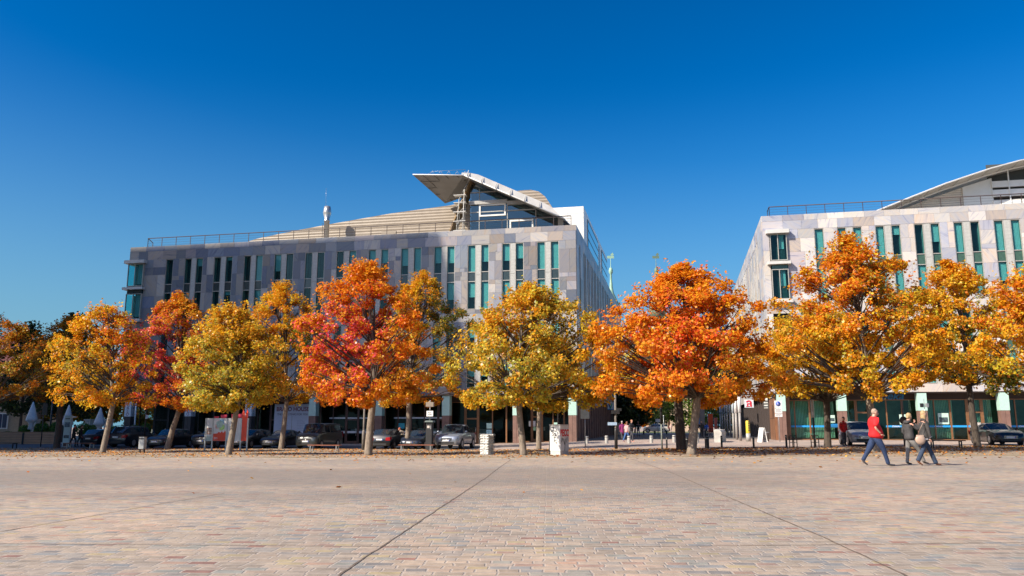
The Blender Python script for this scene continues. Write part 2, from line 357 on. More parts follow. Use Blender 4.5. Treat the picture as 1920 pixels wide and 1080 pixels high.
# car park asphalt on the left half, up to the pavement before the building
def wy(x, off): return (D0 + off - x * E2.x) / E2.y       # y of the line 'off' in front of/behind the facade plane at x
sheet('parking_road', fr(-95, -2.5, 92), lambda x: by(x) + .02, lambda x: wy(x, -5.2), .010, ASPH, ny=16)
sheet('lawn', fr(10, 60, 25), lambda x: 158, lambda x: 176, .05, mat('short green lawn', (.11, .17, .035), .9, var=.3, scale=3), ny=6)
sheet('cross_road', fr(-20, 80, 50), lambda x: 139, lambda x: 153, .012, mat('pale asphalt', (.22, .2, .19), .9, var=.15, scale=8), ny=6)
sheet('street_asphalt', fr(8, 40, 32), lambda x: max(wy(x, 6), 66), lambda x: 139, .008, mat('worn street asphalt', (.17, .15, .135), .9, var=.2, scale=5), ny=30)
# joints crossing the plaza
JM = mat('dark earthy joint', (.15, .11, .08), .95, var=.5, scale=9)
def joint(pts, w):
    P = [ground(*q) for q in pts]; mb = MB(); L = []
    for a, b in zip(P, P[1:]):
        n = max(2, int((b - a).length / .22))
        for i in range(n): L.append(a + (b - a) * (i / n))
    L.append(P[-1])
    vs = []
    for i, p in enumerate(L):
        d = (L[min(i + 1, len(L) - 1)] - L[max(0, i - 1)]).normalized(); nrm = Vector((-d.y, d.x, 0))
        o = random.uniform(-1, 1) * w * .45; hw = w * random.uniform(.35, .7)
        for sgn in (-1, 1):
            q = p + nrm * (o + sgn * hw); vs.append((q.x, q.y, g(q.x, q.y) + .021))
    mb.add(vs, [(2 * i, 2 * i + 1, 2 * i + 3, 2 * i + 2) for i in range(len(L) - 1)])
    tag(mb.build('paving_joint', JM), kind='structure')
joint([(560, 1150), (640, 1079), (750, 1005), (860, 931), (910, 898), (958, 863)], .02)
joint([(1780, 1125), (1690, 1079), (1530, 1004), (1360, 932), (1260, 888), (1185, 862)], .02)
joint([(-200, 1021), (70, 1023), (650, 1027.5), (1160, 1028.5), (1920, 1021), (2200, 1018)], .014)
joint([(-100, 1012), (0, 1000), (160, 972), (300, 947), (420, 927)], .018)
# fallen leaves
def leaves_stuff(name, pts, sizes, cols, material):
    N = len(pts); ang = rng.uniform(0, 2 * PI, N); tilt = rng.uniform(-.5, .5, (N, 2))
    a = np.stack([np.cos(ang), np.sin(ang), tilt[:, 0]], 1) * sizes[:, None]; b = np.stack([-np.sin(ang), np.cos(ang), tilt[:, 1]], 1) * sizes[:, None] * .75
    return quads(name, pts, a, b, cols, material)
def quads(name, c, a, b, cols, material):
    N = len(c); v = np.empty((N, 4, 3), np.float32)
    v[:, 0] = c - a; v[:, 1] = c + b - a * .15; v[:, 2] = c + a; v[:, 3] = c - b - a * .15
    me = bpy.data.meshes.new(name); me.vertices.add(4 * N); me.vertices.foreach_set('co', v.ravel())
    me.loops.add(4 * N); me.loops.foreach_set('vertex_index', np.arange(4 * N, dtype=np.int32))
    me.polygons.add(N); me.polygons.foreach_set('loop_start', np.arange(0, 4 * N, 4, dtype=np.int32)); me.polygons.foreach_set('loop_total', np.full(N, 4, np.int32))
    me.materials.append(material)
    at = me.attributes.new('lc', 'FLOAT_COLOR', 'POINT'); cc = np.ones((N, 4, 4), np.float32); cc[:, :, :3] = cols[:, None, :]; at.data.foreach_set('color', cc.ravel())
    me.update(calc_edges=True); return me
LEAF = leaf_mat('autumn leaf')
FALL = leaf_mat('fallen leaf', .05)
def fallen():
    P = []; C = []; pal = [(.55, .2, .03), (.42, .12, .02), (.6, .3, .05), (.34, .15, .05), (.5, .26, .08)]
    n = 0
    while n < 26000:
        x = random.uniform(-62, 62); a, b = ky(x) + .3, by(x); t = random.random() ** .62
        y = a + (b - a) * t + random.gauss(0, .3)
        cl = .5 + .5 * math.sin(x * .55 + math.sin(y * .7) * 1.4) * math.sin(y * .5 + x * .13 + 1)
        if random.random() > (.25 + .75 * cl): continue
        P.append((x, y, g(x, y) + .035)); C.append(random.choice(pal)); n += 1
    for _ in range(70):
        x = random.uniform(-30, 30); y = random.uniform(14, 34); P.append((x, y, g(x, y) + .03)); C.append(random.choice(pal))
    for _ in range(260):
        x = random.uniform(-40, 40); y = ky(x) - abs(random.gauss(0, 2.2)) - .1; P.append((x, y, g(x, y) + .03)); C.append(random.choice(pal))
    P = np.array(P); C = np.array(C) * rng.uniform(.6, 1.25, (len(P), 1))
    me = leaves_stuff('fallen_leaves', P, rng.uniform(.032, .075, len(P)), C, FALL)
    tag(link('fallen_leaves', me), kind='stuff', label='orange and brown leaves fallen on the earth strip under the trees', cat='leaves')
fallen()
# ------------------------------------------------------------------ buildings (local frame: x along the facade, y away from the square, z up)
MARB = marble_mat('veined marble slabs')
PCOL = [(.68, .64, .58), (.60, .58, .545), (.72, .675, .61), (.55, .53, .52), (.66, .58, .51), (.47, .48, .53), (.70, .655, .60), (.58, .50, .43), (.64, .62, .59)]
class Clad:
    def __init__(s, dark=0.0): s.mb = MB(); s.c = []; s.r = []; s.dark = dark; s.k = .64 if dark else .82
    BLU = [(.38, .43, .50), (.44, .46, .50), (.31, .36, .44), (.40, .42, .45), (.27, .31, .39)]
    def panel(s, P, a0, a1, z0, z1):
        gp = .006; t = .05
        a0 += gp; a1 -= gp; z0 += gp; z1 -= gp
        if a1 - a0 < .03 or z1 - z0 < .03: return
        q = [(a0, z0), (a1, z0), (a1, z1), (a0, z1)]
        vs = [P(a, z, 0) for a, z in q] + [P(a, z, t + random.uniform(0, .004)) for a, z in q]
        s.mb.add(vs, [(4, 5, 6, 7), (0, 1, 5, 4), (1, 2, 6, 5), (2, 3, 7, 6), (3, 0, 4, 7)])
        c = random.choice(s.BLU) if s.dark and random.random() < (.62 if a0 < -30 else .35 if a0 < -20 else .12) else random.choice(PCOL); k = s.k * random.uniform(.80, 1.10) * (1 - s.dark * random.random());  # shade put into stone colour: darker overall, bluer slabs likelier toward the left end
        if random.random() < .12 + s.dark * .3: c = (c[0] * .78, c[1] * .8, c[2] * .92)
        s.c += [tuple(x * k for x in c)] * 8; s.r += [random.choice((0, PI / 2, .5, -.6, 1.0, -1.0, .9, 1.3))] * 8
    def row(s, P, a0, a1, z0, z1, w=1.45):
        a = a0
        while a < a1 - .01:
            b = a + w * random.uniform(.72, 1.3)
            if a1 - b < w * .45: b = a1
            s.panel(P, a, b, z0, z1); a = b
    def area(s, P, a0, a1, z0, z1):
        z = z1
        while z > z0 + .01:
            h = random.choice((.42, .85, 1.25, 1.9, 2.3))
            if z - h - z0 < .4: h = z - z0
            s.row(P, a0, a1, z - h, z, min(1.25, max(.62, (a1 - a0) / 2)) if a1 - a0 > 1.2 else random.choice((.75, 2)))
            z -= h
    def build(s, name, parent):
        me = s.mb.mesh(name, MARB)
        n = len(me.vertices)
        at = me.attributes.new('pc', 'FLOAT_COLOR', 'POINT'); at.data.foreach_set('color', [x for c in s.c for x in (*c, 1)])
        ar = me.attributes.new('pr', 'FLOAT', 'POINT'); ar.data.foreach_set('value', s.r)
        return link(name, me, parent)
FRAMEM = mat('grey beige window frame', (.40, .38, .34), .45, .2)
PIERM = mat('pale grey pier', (.40, .40, .375), .55)
GLASST = glass('green tinted window glass', (.62, .88, .885), .02)
GLASSD = glass('dark shop glass', (.66, .74, .71), .012)
GLASSB = glass('blue reflecting glass', (.25, .4, .45), .34)
SPANM = mat('dark spandrel glass', (.035, .05, .05), .12, spec=.6)
SPANG = mat('dark green spandrel glass', (.05, .10, .07), .12, spec=.6)
BLINDM = mat('pale cloth blind', (.40, .43, .41), .9, var=.06)
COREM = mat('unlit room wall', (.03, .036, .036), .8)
BROWN = mat('red brown stone', (.20, .115, .09), .55, var=.18, scale=2)
COPPER = mat('pale green column panel', (.42, .62, .54), .5, var=.06)
RUST = mat('brown metal frame', (.25, .12, .055), .45, .3)
DKBR = mat('dark brown soffit', (.045, .028, .024), .7)
RAILM = mat('brown railing metal', (.05, .03, .028), .5)
LOUV = slat_mat('tan louvre cladding', (.295, .24, .18), .34, dark=.8)
ROOFW = mat('white roof metal', (.74, .73, .69), .4, var=.05, scale=2)
LGREY = mat('light grey sheet', (.55, .54, .51), .45, var=.08, scale=1)
SOFF = mat('grey soffit panels', (.22, .215, .21), .5, var=.12, scale=.6)
_wm = {}
def window_meshes(w, zs):
    """zs: list of (z0, z1, kind) from top; returns frame mesh + panes/spandrels; local x 0..w, y = depth, z absolute"""
    key = (round(w, 2), tuple(zs))
    if key in _wm: return _wm[key]
    zt, zb = zs[0][1], zs[-1][0]; t = .055
    f = MB(); d0, d1 = -.02, .50
    f.box(0, t, d0, d1, zb, zt); f.box(w - t, w, d0, d1, zb, zt); f.box(t, w - t, d0, d1, zt - t, zt); f.box(t, w - t, d0, d1, zb, zb + t)
    for z0, z1, k in zs[1:]: f.box(t, w - t, .03, .16, z1 - .035, z1 + .035)
    for z0, z1, k in zs:
        if k == 'g':
            for zz in (.18, .38, .75): f.box(-.02, .035, -.06, -.02, z0 + (z1 - z0) * zz - .03, z0 + (z1 - z0) * zz + .03)
    fm = f.mesh('window', FRAMEM); subs = []
    for z0, z1, k in zs:
        m = MB(); m.box(t, w - t, .09, .105, z0 + .035, z1 - .035)
        if k == 'g': subs.append(('pane', m.mesh('pane', GLASST), z0, z1))
        else: subs.append(('spandrel', m.mesh('spandrel', SPANG if k == 'sg' else SPANM), z0, z1))
    _wm[key] = (fm, subs); return _wm[key]
_bm = {}
def blind_mesh(w, z0, z1, frac):
    key = (round(w, 2), round(z0, 2), frac)
    if key not in _bm:
        m = MB(); zt = z1 - .06; zb = zt - (z1 - z0 - .12) * frac; n = 10
        xs = [.09 + (w - .18) * i / n for i in range(n + 1)]
        vs = [(x, .2 + .012 * (i % 2), z) for i, x in enumerate(xs) for z in (zb, zt)]
        m.add(vs, [(2 * i, 2 * i + 2, 2 * i + 3, 2 * i + 1) for i in range(n)]); m.box(.08, w - .08, .19, .225, zb - .025, zb)
        _bm[key] = m.mesh('blind', BLINDM)
    return _bm[key]
def put_window(root, loc, rz, w, zs, bl):
    fm, subs = window_meshes(w, zs)
    o = link('window', fm, root, loc, rz)
    for nm, me, z0, z1 in subs:
        link(nm, me, o)
        if nm == 'pane':
            fr_ = bl()
            if fr_ > 0: link('blind', blind_mesh(w, z0, z1, fr_), o)
def railing(name, root, pts, z0, z1, step=1.72, m=None, wires=3):
    mb = MB(); P = [Vector(p) for p in pts]
    for a, b in zip(P, P[1:]):
        L = (b - a).length; n = max(1, round(L / step))
        for i in range(n + 1):
            q = a + (b - a) * (i / n); mb.box(q.x - .025, q.x + .025, q.y - .025, q.y + .025, z0, z1)
        mb.tube([a + Vector((0, 0, z1 + .02)), b + Vector((0, 0, z1 + .02))], .045, 6)
        for w_ in range(1, wires + 1):
            zz = z0 + (z1 - z0) * w_ / (wires + 1); mb.tube([a + Vector((0, 0, zz)), b + Vector((0, 0, zz))], .009, 4)
    return mb.build(name, m or RAILM, root)
ZB = -.75                                                  # below the lowest ground
def column(root, s, w, y0, zt, upper, split=2.3, lower=None):
    z0 = ZB
    m = MB(); m.box(s - w / 2, s - .012, y0, y0 + w, z0, split); m.box(s + .012, s + w / 2, y0, y0 + w, z0, split); m.box(s - .012, s + .012, y0 + .03, y0 + w, z0, split)
    o = m.build('column', lower or BROWN, root)
    m = MB(); m.box(s - w / 2 - .02, s + w / 2 + .02, y0 - .02, y0 + w + .02, split, zt); m.build('column_panel', upper, o)
    return o
def shopfront(root, s0, s1, y, z0, z1, n, door=None, glassm=None, frame=None, kick=.12, step=None):
    """one bay of glazing; door = index of the pane that is a door"""
    glassm = glassm or GLASSD; frame = frame or RUST
    w = (s1 - s0) / n; f = MB(); t = .05
    f.box(s0, s1, y - .05, y + .05, z1 - .08, z1); f.box(s0, s1, y - .06, y + .06, z0, z0 + kick)
    for i in range(n + 1):
        x = s0 + w * i; tt = t if i % 2 else t * 1.5
        f.box(max(s0, x - tt), min(s1, x + tt), y - .07, y + .05, z0 + kick, z1 - .08)
    o = f.build('shop_window', frame, root)
    g_ = MB()
    for i in range(n):
        if i == door: continue
        g_.box(s0 + w * i + t, s0 + w * (i + 1) - t, y - .01, y + .01, z0 + kick, z1 - .08)
    g_.build('pane', glassm, o)
    if door is not None:
        a, b = s0 + w * door + .06, s0 + w * (door + 1) - .06; zd = z0 + 2.35
        m = MB(); m.box(a, a + .12, y - .06, y + .06, z0 + kick, z1 - .08); m.box(b - .12, b, y - .06, y + .06, z0 + kick, z1 - .08)
        m.box(a + .12, b - .12, y - .055, y + .055, zd, zd + .14); m.box(a + .12, b - .12, y - .055, y + .055, z0 + kick, z0 + kick + .2)
        d = m.build('door', frame, root)
        m = MB(); m.box(a + .12, b - .12, y - .012, y + .012, z0 + kick + .2, zd); m.box(a + .12, b - .12, y - .012, y + .012, zd + .14, z1 - .08); m.build('pane', glassm, d)
        m = MB(); m.tube([(b - .2, y - .12, z0 + .8), (b - .2, y - .12, z0 + 1.6)], .022, 6); m.box(b - .21, b - .19, y - .12, y, z0 + .85, z0 + .88); m.box(b - .21, b - .19, y - .12, y, z0 + 1.5, z0 + 1.53); m.build('handle', STEEL, d)
    return o
BANDS = [[(16.22, 18.95, 'g'), (15.28, 16.22, 's'), (12.52, 15.28, 'g')], [(8.62, 11.25, 'g'), (7.7, 8.62, 's'), (4.92, 7.7, 'g')]]
BANDG = [[(a, b, 'sg' if k == 's' else k) for a, b, k in B] for B in BANDS]
def front(root, s0, s1, slots, piers, zt, bays, green, blf, zo=4.2, dark=0.0):
    """cladding + windows of one front; slots: (a,b) window x ranges; piers: (a,b) pale strips; bays: blocked ranges in both bands"""
    cl = Clad(dark); P = lambda a, z, d: (a, -d, z)
    cl.row(P, s0, s1, zt - .55, zt, 1.8); cl.row(P, s0, s1, 18.97, zt - .55, 1.5); cl.row(P, s0, s1, 12.1, 12.5, 2.2); cl.row(P, s0, s1, 11.27, 12.1, 1.6); cl.row(P, s0, s1, zo, 4.9, 1.7)
    used = sorted(list(slots) + list(piers) + list(bays)); a = s0
    for z0, z1 in ((12.5, 18.97), (4.9, 11.27)):
        a = s0
        for u0, u1 in used + [(s1, s1)]:
            if u0 - a > .05: cl.area(P, a, u0, z0, z1)
            a = u1
        for (p0, p1) in slots: cl.row(P, p0, p1, z1 - .02, z1, 3)
    cl.build('marble_cladding', root)
    pm = MB(); w_ = piers[0][1] - piers[0][0]
    for z0, z1 in ((12.5, 15.9), (15.92, 18.97), (4.9, 8.3), (8.32, 11.27)): pm.box(.015, w_ - .015, -.01, .3, z0, z1)
    pme = pm.mesh('window_pier', PIERM)
    for p0, p1 in piers: link('window_pier', pme, root, (p0, 0, 0))
    for B in (BANDG if green else BANDS):
        for p0, p1 in slots: put_window(root, (p0, 0, 0), 0, p1 - p0, B, (lambda p=(p0 + p1) / 2: blf(p)))
def corner_bay(root, s0, s1, side, green):
    """glazed corner bays with projecting ledges, one above the other; side -1 left corner, used at the left end of each block"""
    for (z0, z1) in ((16.1, 18.55), (12.55, 15.3)):
        f = MB(); y0 = -.28; t = .07; mid = s0 + (s1 - s0) * .46
        for x in (s0, mid - t / 2, s1 - t): f.box(x, x + t, y0, y0 + .12, z0, z1)
        f.box(s0, s1, y0 + .001, y0 + .119, z1 - t, z1); f.box(s0, s1, y0 + .001, y0 + .119, z0, z0 + t)
        f.box(s0 - .02, s0 + t, y0 + 1.35, y0 + 1.45, z0, z1)
        f.box(s1 - .02, s1 + .02, y0 + .12, .3, z0, z1)
        o = f.build('bay_window', FRAMEM, root)
        p = MB(); p.box(s0 + t, mid - t / 2, y0 + .05, y0 + .065, z0 + t, z1 - t); p.box(mid + t / 2, s1 - t, y0 + .05, y0 + .065, z0 + t, z1 - t); p.box(s0 + .02, s0 + .035, y0 + .12, y0 + 1.35, z0 + t, z1 - t)
        p.build('pane', GLASST, o)
        b = MB(); b.box(s0 + (s1 - s0) * .55, s1 - .25, y0 + .3, y0 + .31, z0 + (z1 - z0) * (.45 if green else .1), z1 - t); b.build('blind', BLINDM, o)
    for z0, z1 in ((18.58, 18.92), (15.72, 15.98), (12.22, 12.5)):
        m = MB(); m.box(s0 - .32, s1 + .25, -.62, 1.3, z0, z1, bev=.04); m.build('bay_ledge', LGREY, root)
    m = MB(); m.box(s0 + .05, s1 - .05, -.2, .35, 15.3, 15.72); m.box(s0 + .05, s1 - .05, -.2, .35, 15.98, 16.1); m.build('bay_spandrel', SPANG if green else SPANM, root)
# ============================================================== left block
TL = empty('office_block', fw(0, 0), -PHI, 'long marble office block with a pointed glass prow on its roof, left of the street', 'building', 'marble clad office blocks')
SL, SR, ZT = -58.0, -9.4, 20.45
slots = [(-53.56, -52.66)]; piers = []
for k in range(12):
    c = -12.13 - 3.463 * k; slots += [(c - 1.09, c - .25), (c + .25, c + 1.09)]; piers.append((c - .25, c + .25))
def bl_left(p):
    r = random.random()
    if p > -26: return random.choice((.55, .6, 1.0, 1.0, .62, .98))
    return random.choice((0, 0, .12, .5, .65, 1.0, 0)) if -47 < p else random.choice((0, 0, 0, .3))
random.seed(5)
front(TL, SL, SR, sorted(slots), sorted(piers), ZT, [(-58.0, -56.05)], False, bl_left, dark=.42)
corner_bay(TL, -57.95, -56.05, -1, False)
# core volume (dark room walls set back behind the openings), soffit, side and rear walls
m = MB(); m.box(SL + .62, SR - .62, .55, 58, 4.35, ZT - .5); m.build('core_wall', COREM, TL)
m = MB(); m.box(SL + .01, SR - .01, .02, 58, ZT - .12, ZT - .03); m.box(SL + .01, SR - .01, .06, 1.0, ZT - 1.5, ZT - .12); m.build('flat_roof', mat('roof gravel', (.3, .29, .27), .9), TL)
m = MB(); m.box(SL + .01, SR - .01, .005, 58, 4.22, 4.32); m.build('soffit', DKBR, TL)
# side facade along the street (faces +x)
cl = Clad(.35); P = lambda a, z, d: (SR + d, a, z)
cl.row(P, -.05, 58, 19.9, ZT, 2.2); cl.row(P, 0, 58, 18.97, 19.9, 1.7); cl.row(P, 0, 58, 11.27, 12.5, 1.7); cl.row(P, 0, 58, 4.2, 4.9, 1.7)
sslots = [(2.1, 2.95)]
y = 5.6
while y < 47:
    sslots += [(y, y + .82), (y + 1.3, y + 2.12)]; y += 3.3
for z0, z1 in ((12.5, 18.97), (4.9, 11.27)):
    a = 0
    for u0, u1 in sslots + [(58, 58)]:
        if u0 - a > .05: cl.area(P, a, u0, z0, z1)
        a = u1
cl.build('street_cladding', TL)
random.seed(8)
for B in BANDS:
    for a, b in sslots[:13]:
        put_window(TL, (SR, a, 0), PI / 2, b - a, B, lambda: random.choice((0, .5, .6, .6, 1.0)))
rest = MB(); restp = MB()
for B in BANDS:
    for a, b in sslots[13:]:
        zt_, zb_ = B[0][1], B[-1][0]
        for q0, q1 in ((a, a + .06), (b - .06, b)): rest.box(SR - .5, SR + .02, q0, q1, zb_, zt_)
        for z0, z1, k in B: rest.box(SR - .14, SR - .02, a + .06, b - .06, z1 - .06, z1); restp.box(SR - .1, SR - .085, a + .06, b - .06, z0, z1 - .06)
tag(rest.build('street_window', FRAMEM, TL), kind='stuff'); tag(restp.build('street_pane', GLASSB, TL), kind='stuff')
# left end wall and rear wall
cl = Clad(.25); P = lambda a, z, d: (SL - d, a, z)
for z0, z1 in ((18.97, ZT), (12.5, 18.97), (4.2, 12.5)): cl.row(P, 1.4 if z0 == 12.5 else 0, 58, z0, z1, 1.6)
cl.build('end_cladding', TL)
m = MB(); m.box(SL, SR, 58, 58.2, ZB, ZT); m.build('rear_wall', mat('rear render', (.5, .48, .45), .8), TL)
# ground floor
for i, s in enumerate((-9.96, -15.25, -22.18, -29.03, -35.98, -42.95, -49.75, -56.8)):
    column(TL, s, .72, .05, 4.2, COPPER if i < 5 else mat('pale banner cloth', (.66, .72, .74), .7), 2.32, BROWN if i < 5 else mat('dark stone', (.05, .045, .045), .6))
m = MB(); m.box(SL + .4, SR - .4, 2.0, 2.1, 3.66, 4.22); m.build('shop_fascia', DKBR, TL)
bays = [-9.96, -15.25, -22.18, -29.03, -35.98, -42.95, -49.75, -56.8]
for i, (b, a) in enumerate(zip(bays, bays[1:])):
    z0 = g(*fw((a + b) / 2, 2).xy) - .04
    if i < 5: shopfront(TL, a, b, 2.0, z0, 3.66, 5, {0: 1, 1: 1, 2: 4, 3: 2, 4: 1}.get(i), GLASSD, RUST if i < 2 else mat('dark brown frame', (.09, .045, .035), .5))
    else: shopfront(TL, a, b, 2.0, z0, 3.66, 4, 1, GLASSD, mat('black frame', (.03, .028, .028), .5))
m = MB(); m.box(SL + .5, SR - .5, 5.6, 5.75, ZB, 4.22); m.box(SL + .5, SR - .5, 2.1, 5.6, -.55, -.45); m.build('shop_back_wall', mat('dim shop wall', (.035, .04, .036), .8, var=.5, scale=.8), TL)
# interior glimpses: counters and lit posters inside the shop windows
pb = MB()
for s, z0, z1, w_ in ((-19.0, .3, 1.05, 1.2), (-11.9, .5, 1.25, .8), (-13.6, .9, 1.25, 1.3), (-24.5, .75, 1.1, 2.6), (-31.8, .75, 1.05, 2.2)): pb.box(s - w_ / 2, s + w_ / 2, 2.5, 2.55, z0, z1)
pb.build('window_display', mat('grey display', (.45, .47, .47), .7), TL)
for s, z, c in ((-18.3, 1.35, (.5, .75, .7)), (-18.3, .72, (.35, .62, .72)), (-11.75, 1.4, (.45, .7, .62)), (-27.3, 1.35, (.05, .42, .5)), (-14.1, 1.55, (.7, .7, .68))):
    m = MB(); m.box(s - .32, s + .32, 1.955, 1.97, z - .26, z + .26); o = m.build('window_poster', mat('poster %.2f' % c[0], c, .6, var=.25, scale=9), TL)
m = MB()
for a, b in ((-35.2, -29.4), (-28.3, -22.6)):
    m.box(a + .2, b - .2, 1.955, 1.975, 2.05, 2.2); m.box(a + .2, b - .2, 1.955, 1.975, .62, .85)
m.build('glass_stripe', mat('frosted stripe', (.55, .6, .62), .6), TL)
# letters
RED = mat('red lettering', (.33, .03, .05), .6); DRED = mat('dark red lettering', (.20, .02, .035), .6); INK = mat('dark lettering', (.05, .05, .06), .6)
for s in (-42.95, -49.75, -56.8):
    for i, ch in enumerate('BRALO'):
        text(ch, .42, RED, TL, (s, .025, 3.72 - i * .33), name='lettering')
        text(ch, .34, INK, TL, (s + .39, .42, 3.72 - i * .33), (PI / 2, 0, PI / 2), name='lettering')
o = MB(); o.box(-41.05, -37.0, 1.88, 1.93, .35, 3.55); bd = o.build('menu_board', mat('pale blue board', (.60, .64, .72), .6, var=.04), TL)
mm = MB(); mm.box(-39.1, -39.05, 1.872, 1.88, .35, 2.35); mm.build('board_seam', GREYM, bd)
text('BRALO HOUSE', .58, DRED, bd, (-39.02, 1.875, 2.85), sx=.94, off=.012); text('THE BEST STEAKS FOR YOU', .29, INK, bd, (-39.02, 1.875, 2.42), sx=.94)
ln = MB()
for c0, wd in ((-40.4, 1.0), (-38.5, 1.1)):
    for j in range(7): ln.box(c0, c0 + wd * (.6 + .4 * ((j * 37) % 7) / 7), 1.872, 1.879, 1.9 - j * .17, 1.93 - j * .17)
ln.build('menu_text', mat('faint print', (.35, .38, .45), .7), bd)
pp = MB(); pp.tube([(-55.6, -.3, -.5), (-55.6, -.3, 4.2)], .075, 8); pp.build('downpipe', WHITE, TL)
# street side ground floor: dark slim columns and plain glazing
m = MB()
yy = .9
while yy < 57:
    m.box(SR - .75, SR - .3, yy, yy + .45, ZB, 4.22); yy += 2.35
m.build('street_column', BROWN, TL)
m = MB(); m.box(SR - 2.1, SR - 2.0, .8, 57, ZB, 4.22); m.build('street_shop_wall', mat('dark glazed wall', (.03, .026, .025), .18), TL)
m = MB(); m.box(SR - .85, SR - .25, 49, 56.5, ZB, 4.22); m.build('end_pier', mat('brown stone wall', (.27, .19, .14), .7), TL)
sg = MB(); sg.box(SR + .1, SR + 1.07, 12.0, 12.1, 3.5, 3.9); sgo = sg.build('hanging_sign', mat('pale blue sign', (.42, .52, .62), .5), TL)
X0, Y0_, Z0_, K_ = SR + .1, 29.0, 3.42, .82
sg = MB(); sg.box(X0, X0 + K_, Y0_, Y0_ + .1, Z0_, Z0_ + .9); vs_ = sg.build('bank_sign', mat('white sign face', (.6, .62, .64), .5), TL)
def vp(pts, y, mt): v = MB(); v.prism_y([(X0 + a_ * K_, Z0_ + b_ * .9) for a_, b_ in pts], Y0_ - y, Y0_ - .002); v.build('emblem', mt, vs_)
vp([(.13, .80), (.33, .84), (.49, .36), (.36, .16)], .015, mat('dark blue emblem', (.01, .05, .2), .5)); vp([(.49, .36), (.37, .16), (.54, .13), (.84, .84), (.65, .84)], .02, mat('green emblem', (.03, .35, .18), .5)); vp([(0, 0), (1, 0), (1, .09), (0, .09)], .012, mat('blue band', (.05, .3, .62), .5))
# ------------------------------------------------ roof: railing, louvred shed, glass prow, penthouse, chimney
railing('roof_railing', TL, [(-57.2, 2.5, 0), (-56.3, .45, 0), (SR - .5, .45, 0)], ZT - .03, ZT + 1.02)
m = MB(); prof = [(-57.5, 20.4), (-55.5, 21.25), (-52, 22.45), (-48.93, 23.3), (-44, 24.05), (-39.45, 24.63), (-32, 25.5), (-25, 26.05), (-20.6, 26.75), (-18.4, 27.15), (-16.86, 27.3), (-15.6, 27.3), (-14.74, 27.05), (-14.0, 26.4), (-13.14, 25.0), (-12.5, 23.2), (-12.2, 20.4)]
m.prism_y(prof, 10, 20.5); m.build('louvred_roof', LOUV, TL)
for x_, z_ in ((-36.2, 22.4), (-33.1, 22.5)): m = MB(); m.box(x_, x_ + 1.75, 9.93, 10.0, z_, z_ + .9); m.build('roof_vent', mat('tan vent', (.30, .255, .20), .7), TL)
ch = MB(); ch.lathe([(.30, ZT - .1), (.30, 24.4), (.34, 24.4), (.34, 24.5), (.26, 24.6), (.46, 25.3), (.46, 25.55), (.36, 26.15), (.22, 26.2)], 14, c=(-39.0, 8)); ch.tube([(-39.45, 7.9, ZT), (-39.45, 7.9, 24.2), (-39.1, 7.9, 24.2)], .03, 5); ch.tube([(-39.2, 8, 26.2), (-39.25, 8, 28.4)], .012, 4)
ch.build('chimney', mat('brushed chimney metal', (.55, .52, .48), .32, .75), TL)
# penthouse
m = MB(); m.box(-24, -11.0, 20.6, 52.5, ZT - .05, 28.05); ph = m.build('penthouse', ROOFW, TL)
m = MB()
for z in (26.6, 27.2): m.box(-24, -10.985, 20.585, 20.6, z, z + .03)
m.box(-13.0, -12.97, 20.585, 20.6, ZT, 28.05); m.build('panel_seam', LGREY, ph)
for y0, y1 in ((24.6, 37.5), (43.0, 51.8)):
    f = MB(); f.box(-11.02, -10.93, y0, y1, 21.2, 27.4); fo = f.build('ribbon_window', mat('black window frame', (.02, .022, .025), .4), ph)
    p = MB()
    for j in range(5):
        z0 = 21.35 + j * 1.2; p.box(-10.94, -10.92, y0 + .12, y1 - .12, z0, z0 + .95)
    p.build('pane', GLASSB, fo)
m = MB(); m.box(-11.0, -10.94, 39.0, 39.7, 21.0, 27.2); m.build('slot_window', SPANM, ph)
# glass prow
GX0, GX1, GY = -21.0, -11.15, 4.0
def gtop(s): return 26.45 + (22.1 - 26.45) * (s - GX0) / (GX1 - GX0)
m = MB(); m.prism_y([(GX0, ZT), (GX1, ZT), (GX1, gtop(GX1)), (GX0, gtop(GX0))], GY + 2.5, GY + 2.6); m.slab([(GX0 + .1, GY, ZT), (GX0 + .1, GY + 6, ZT), (GX0 + .1, GY + 6, 25.6), (GX0 + .1, GY, 26.4)], (-.06, 0, 0), 1); m.build('prow_inner_wall', [mat('dim blue room', (.02, .045, .05), .7), GLASSB], TL)
m = MB(); m.prism_y([(GX0, ZT), (GX1, ZT), (GX1, gtop(GX1)), (GX0, gtop(GX0))], GY, GY + .03); pg = m.build('prow_glass', glass('teal prow glass', (.13, .33, .40), .12), TL)
f = MB()
for z, a, b in ((25.45, GX0, -18.0), (22.35, GX0, -11.6), (23.3, GX0, -14.0)):
    f.box(a, b, GY - .08, GY, z, z + .1)
for z, a, b in ((24.15, GX0, -17.0), (23.95, -17.0, -14.2)): f.box(a, b, GY - .3, GY, z, z + .38)
for x in (-20.0, -17.0, -14.0, -11.6): f.box(x - .035, x + .035, GY - .05, GY + .001, ZT, gtop(x) - .1)
f.box(-11.7, GX1, GY - .1, GY + .1, ZT, 22.3)
f.build('prow_mullion', mat('grey mullion', (.38, .37, .35), .5), pg)
for a, b, z0, z1 in ((-20.0, -17.15, 22.85, 24.15), (-16.75, -14.25, 20.95, 22.3)):
    f = MB(); t = .16
    f.box(a, b, GY - .14, GY - .02, z1 - t, z1); f.box(a, b, GY - .14, GY - .02, z0, z0 + t); f.box(a, a + t, GY - .139, GY - .021, z0 + t, z1 - t); f.box(b - t, b, GY - .139, GY - .021, z0 + t, z1 - t)
    f.build('opening_frame', ROOFW, pg)
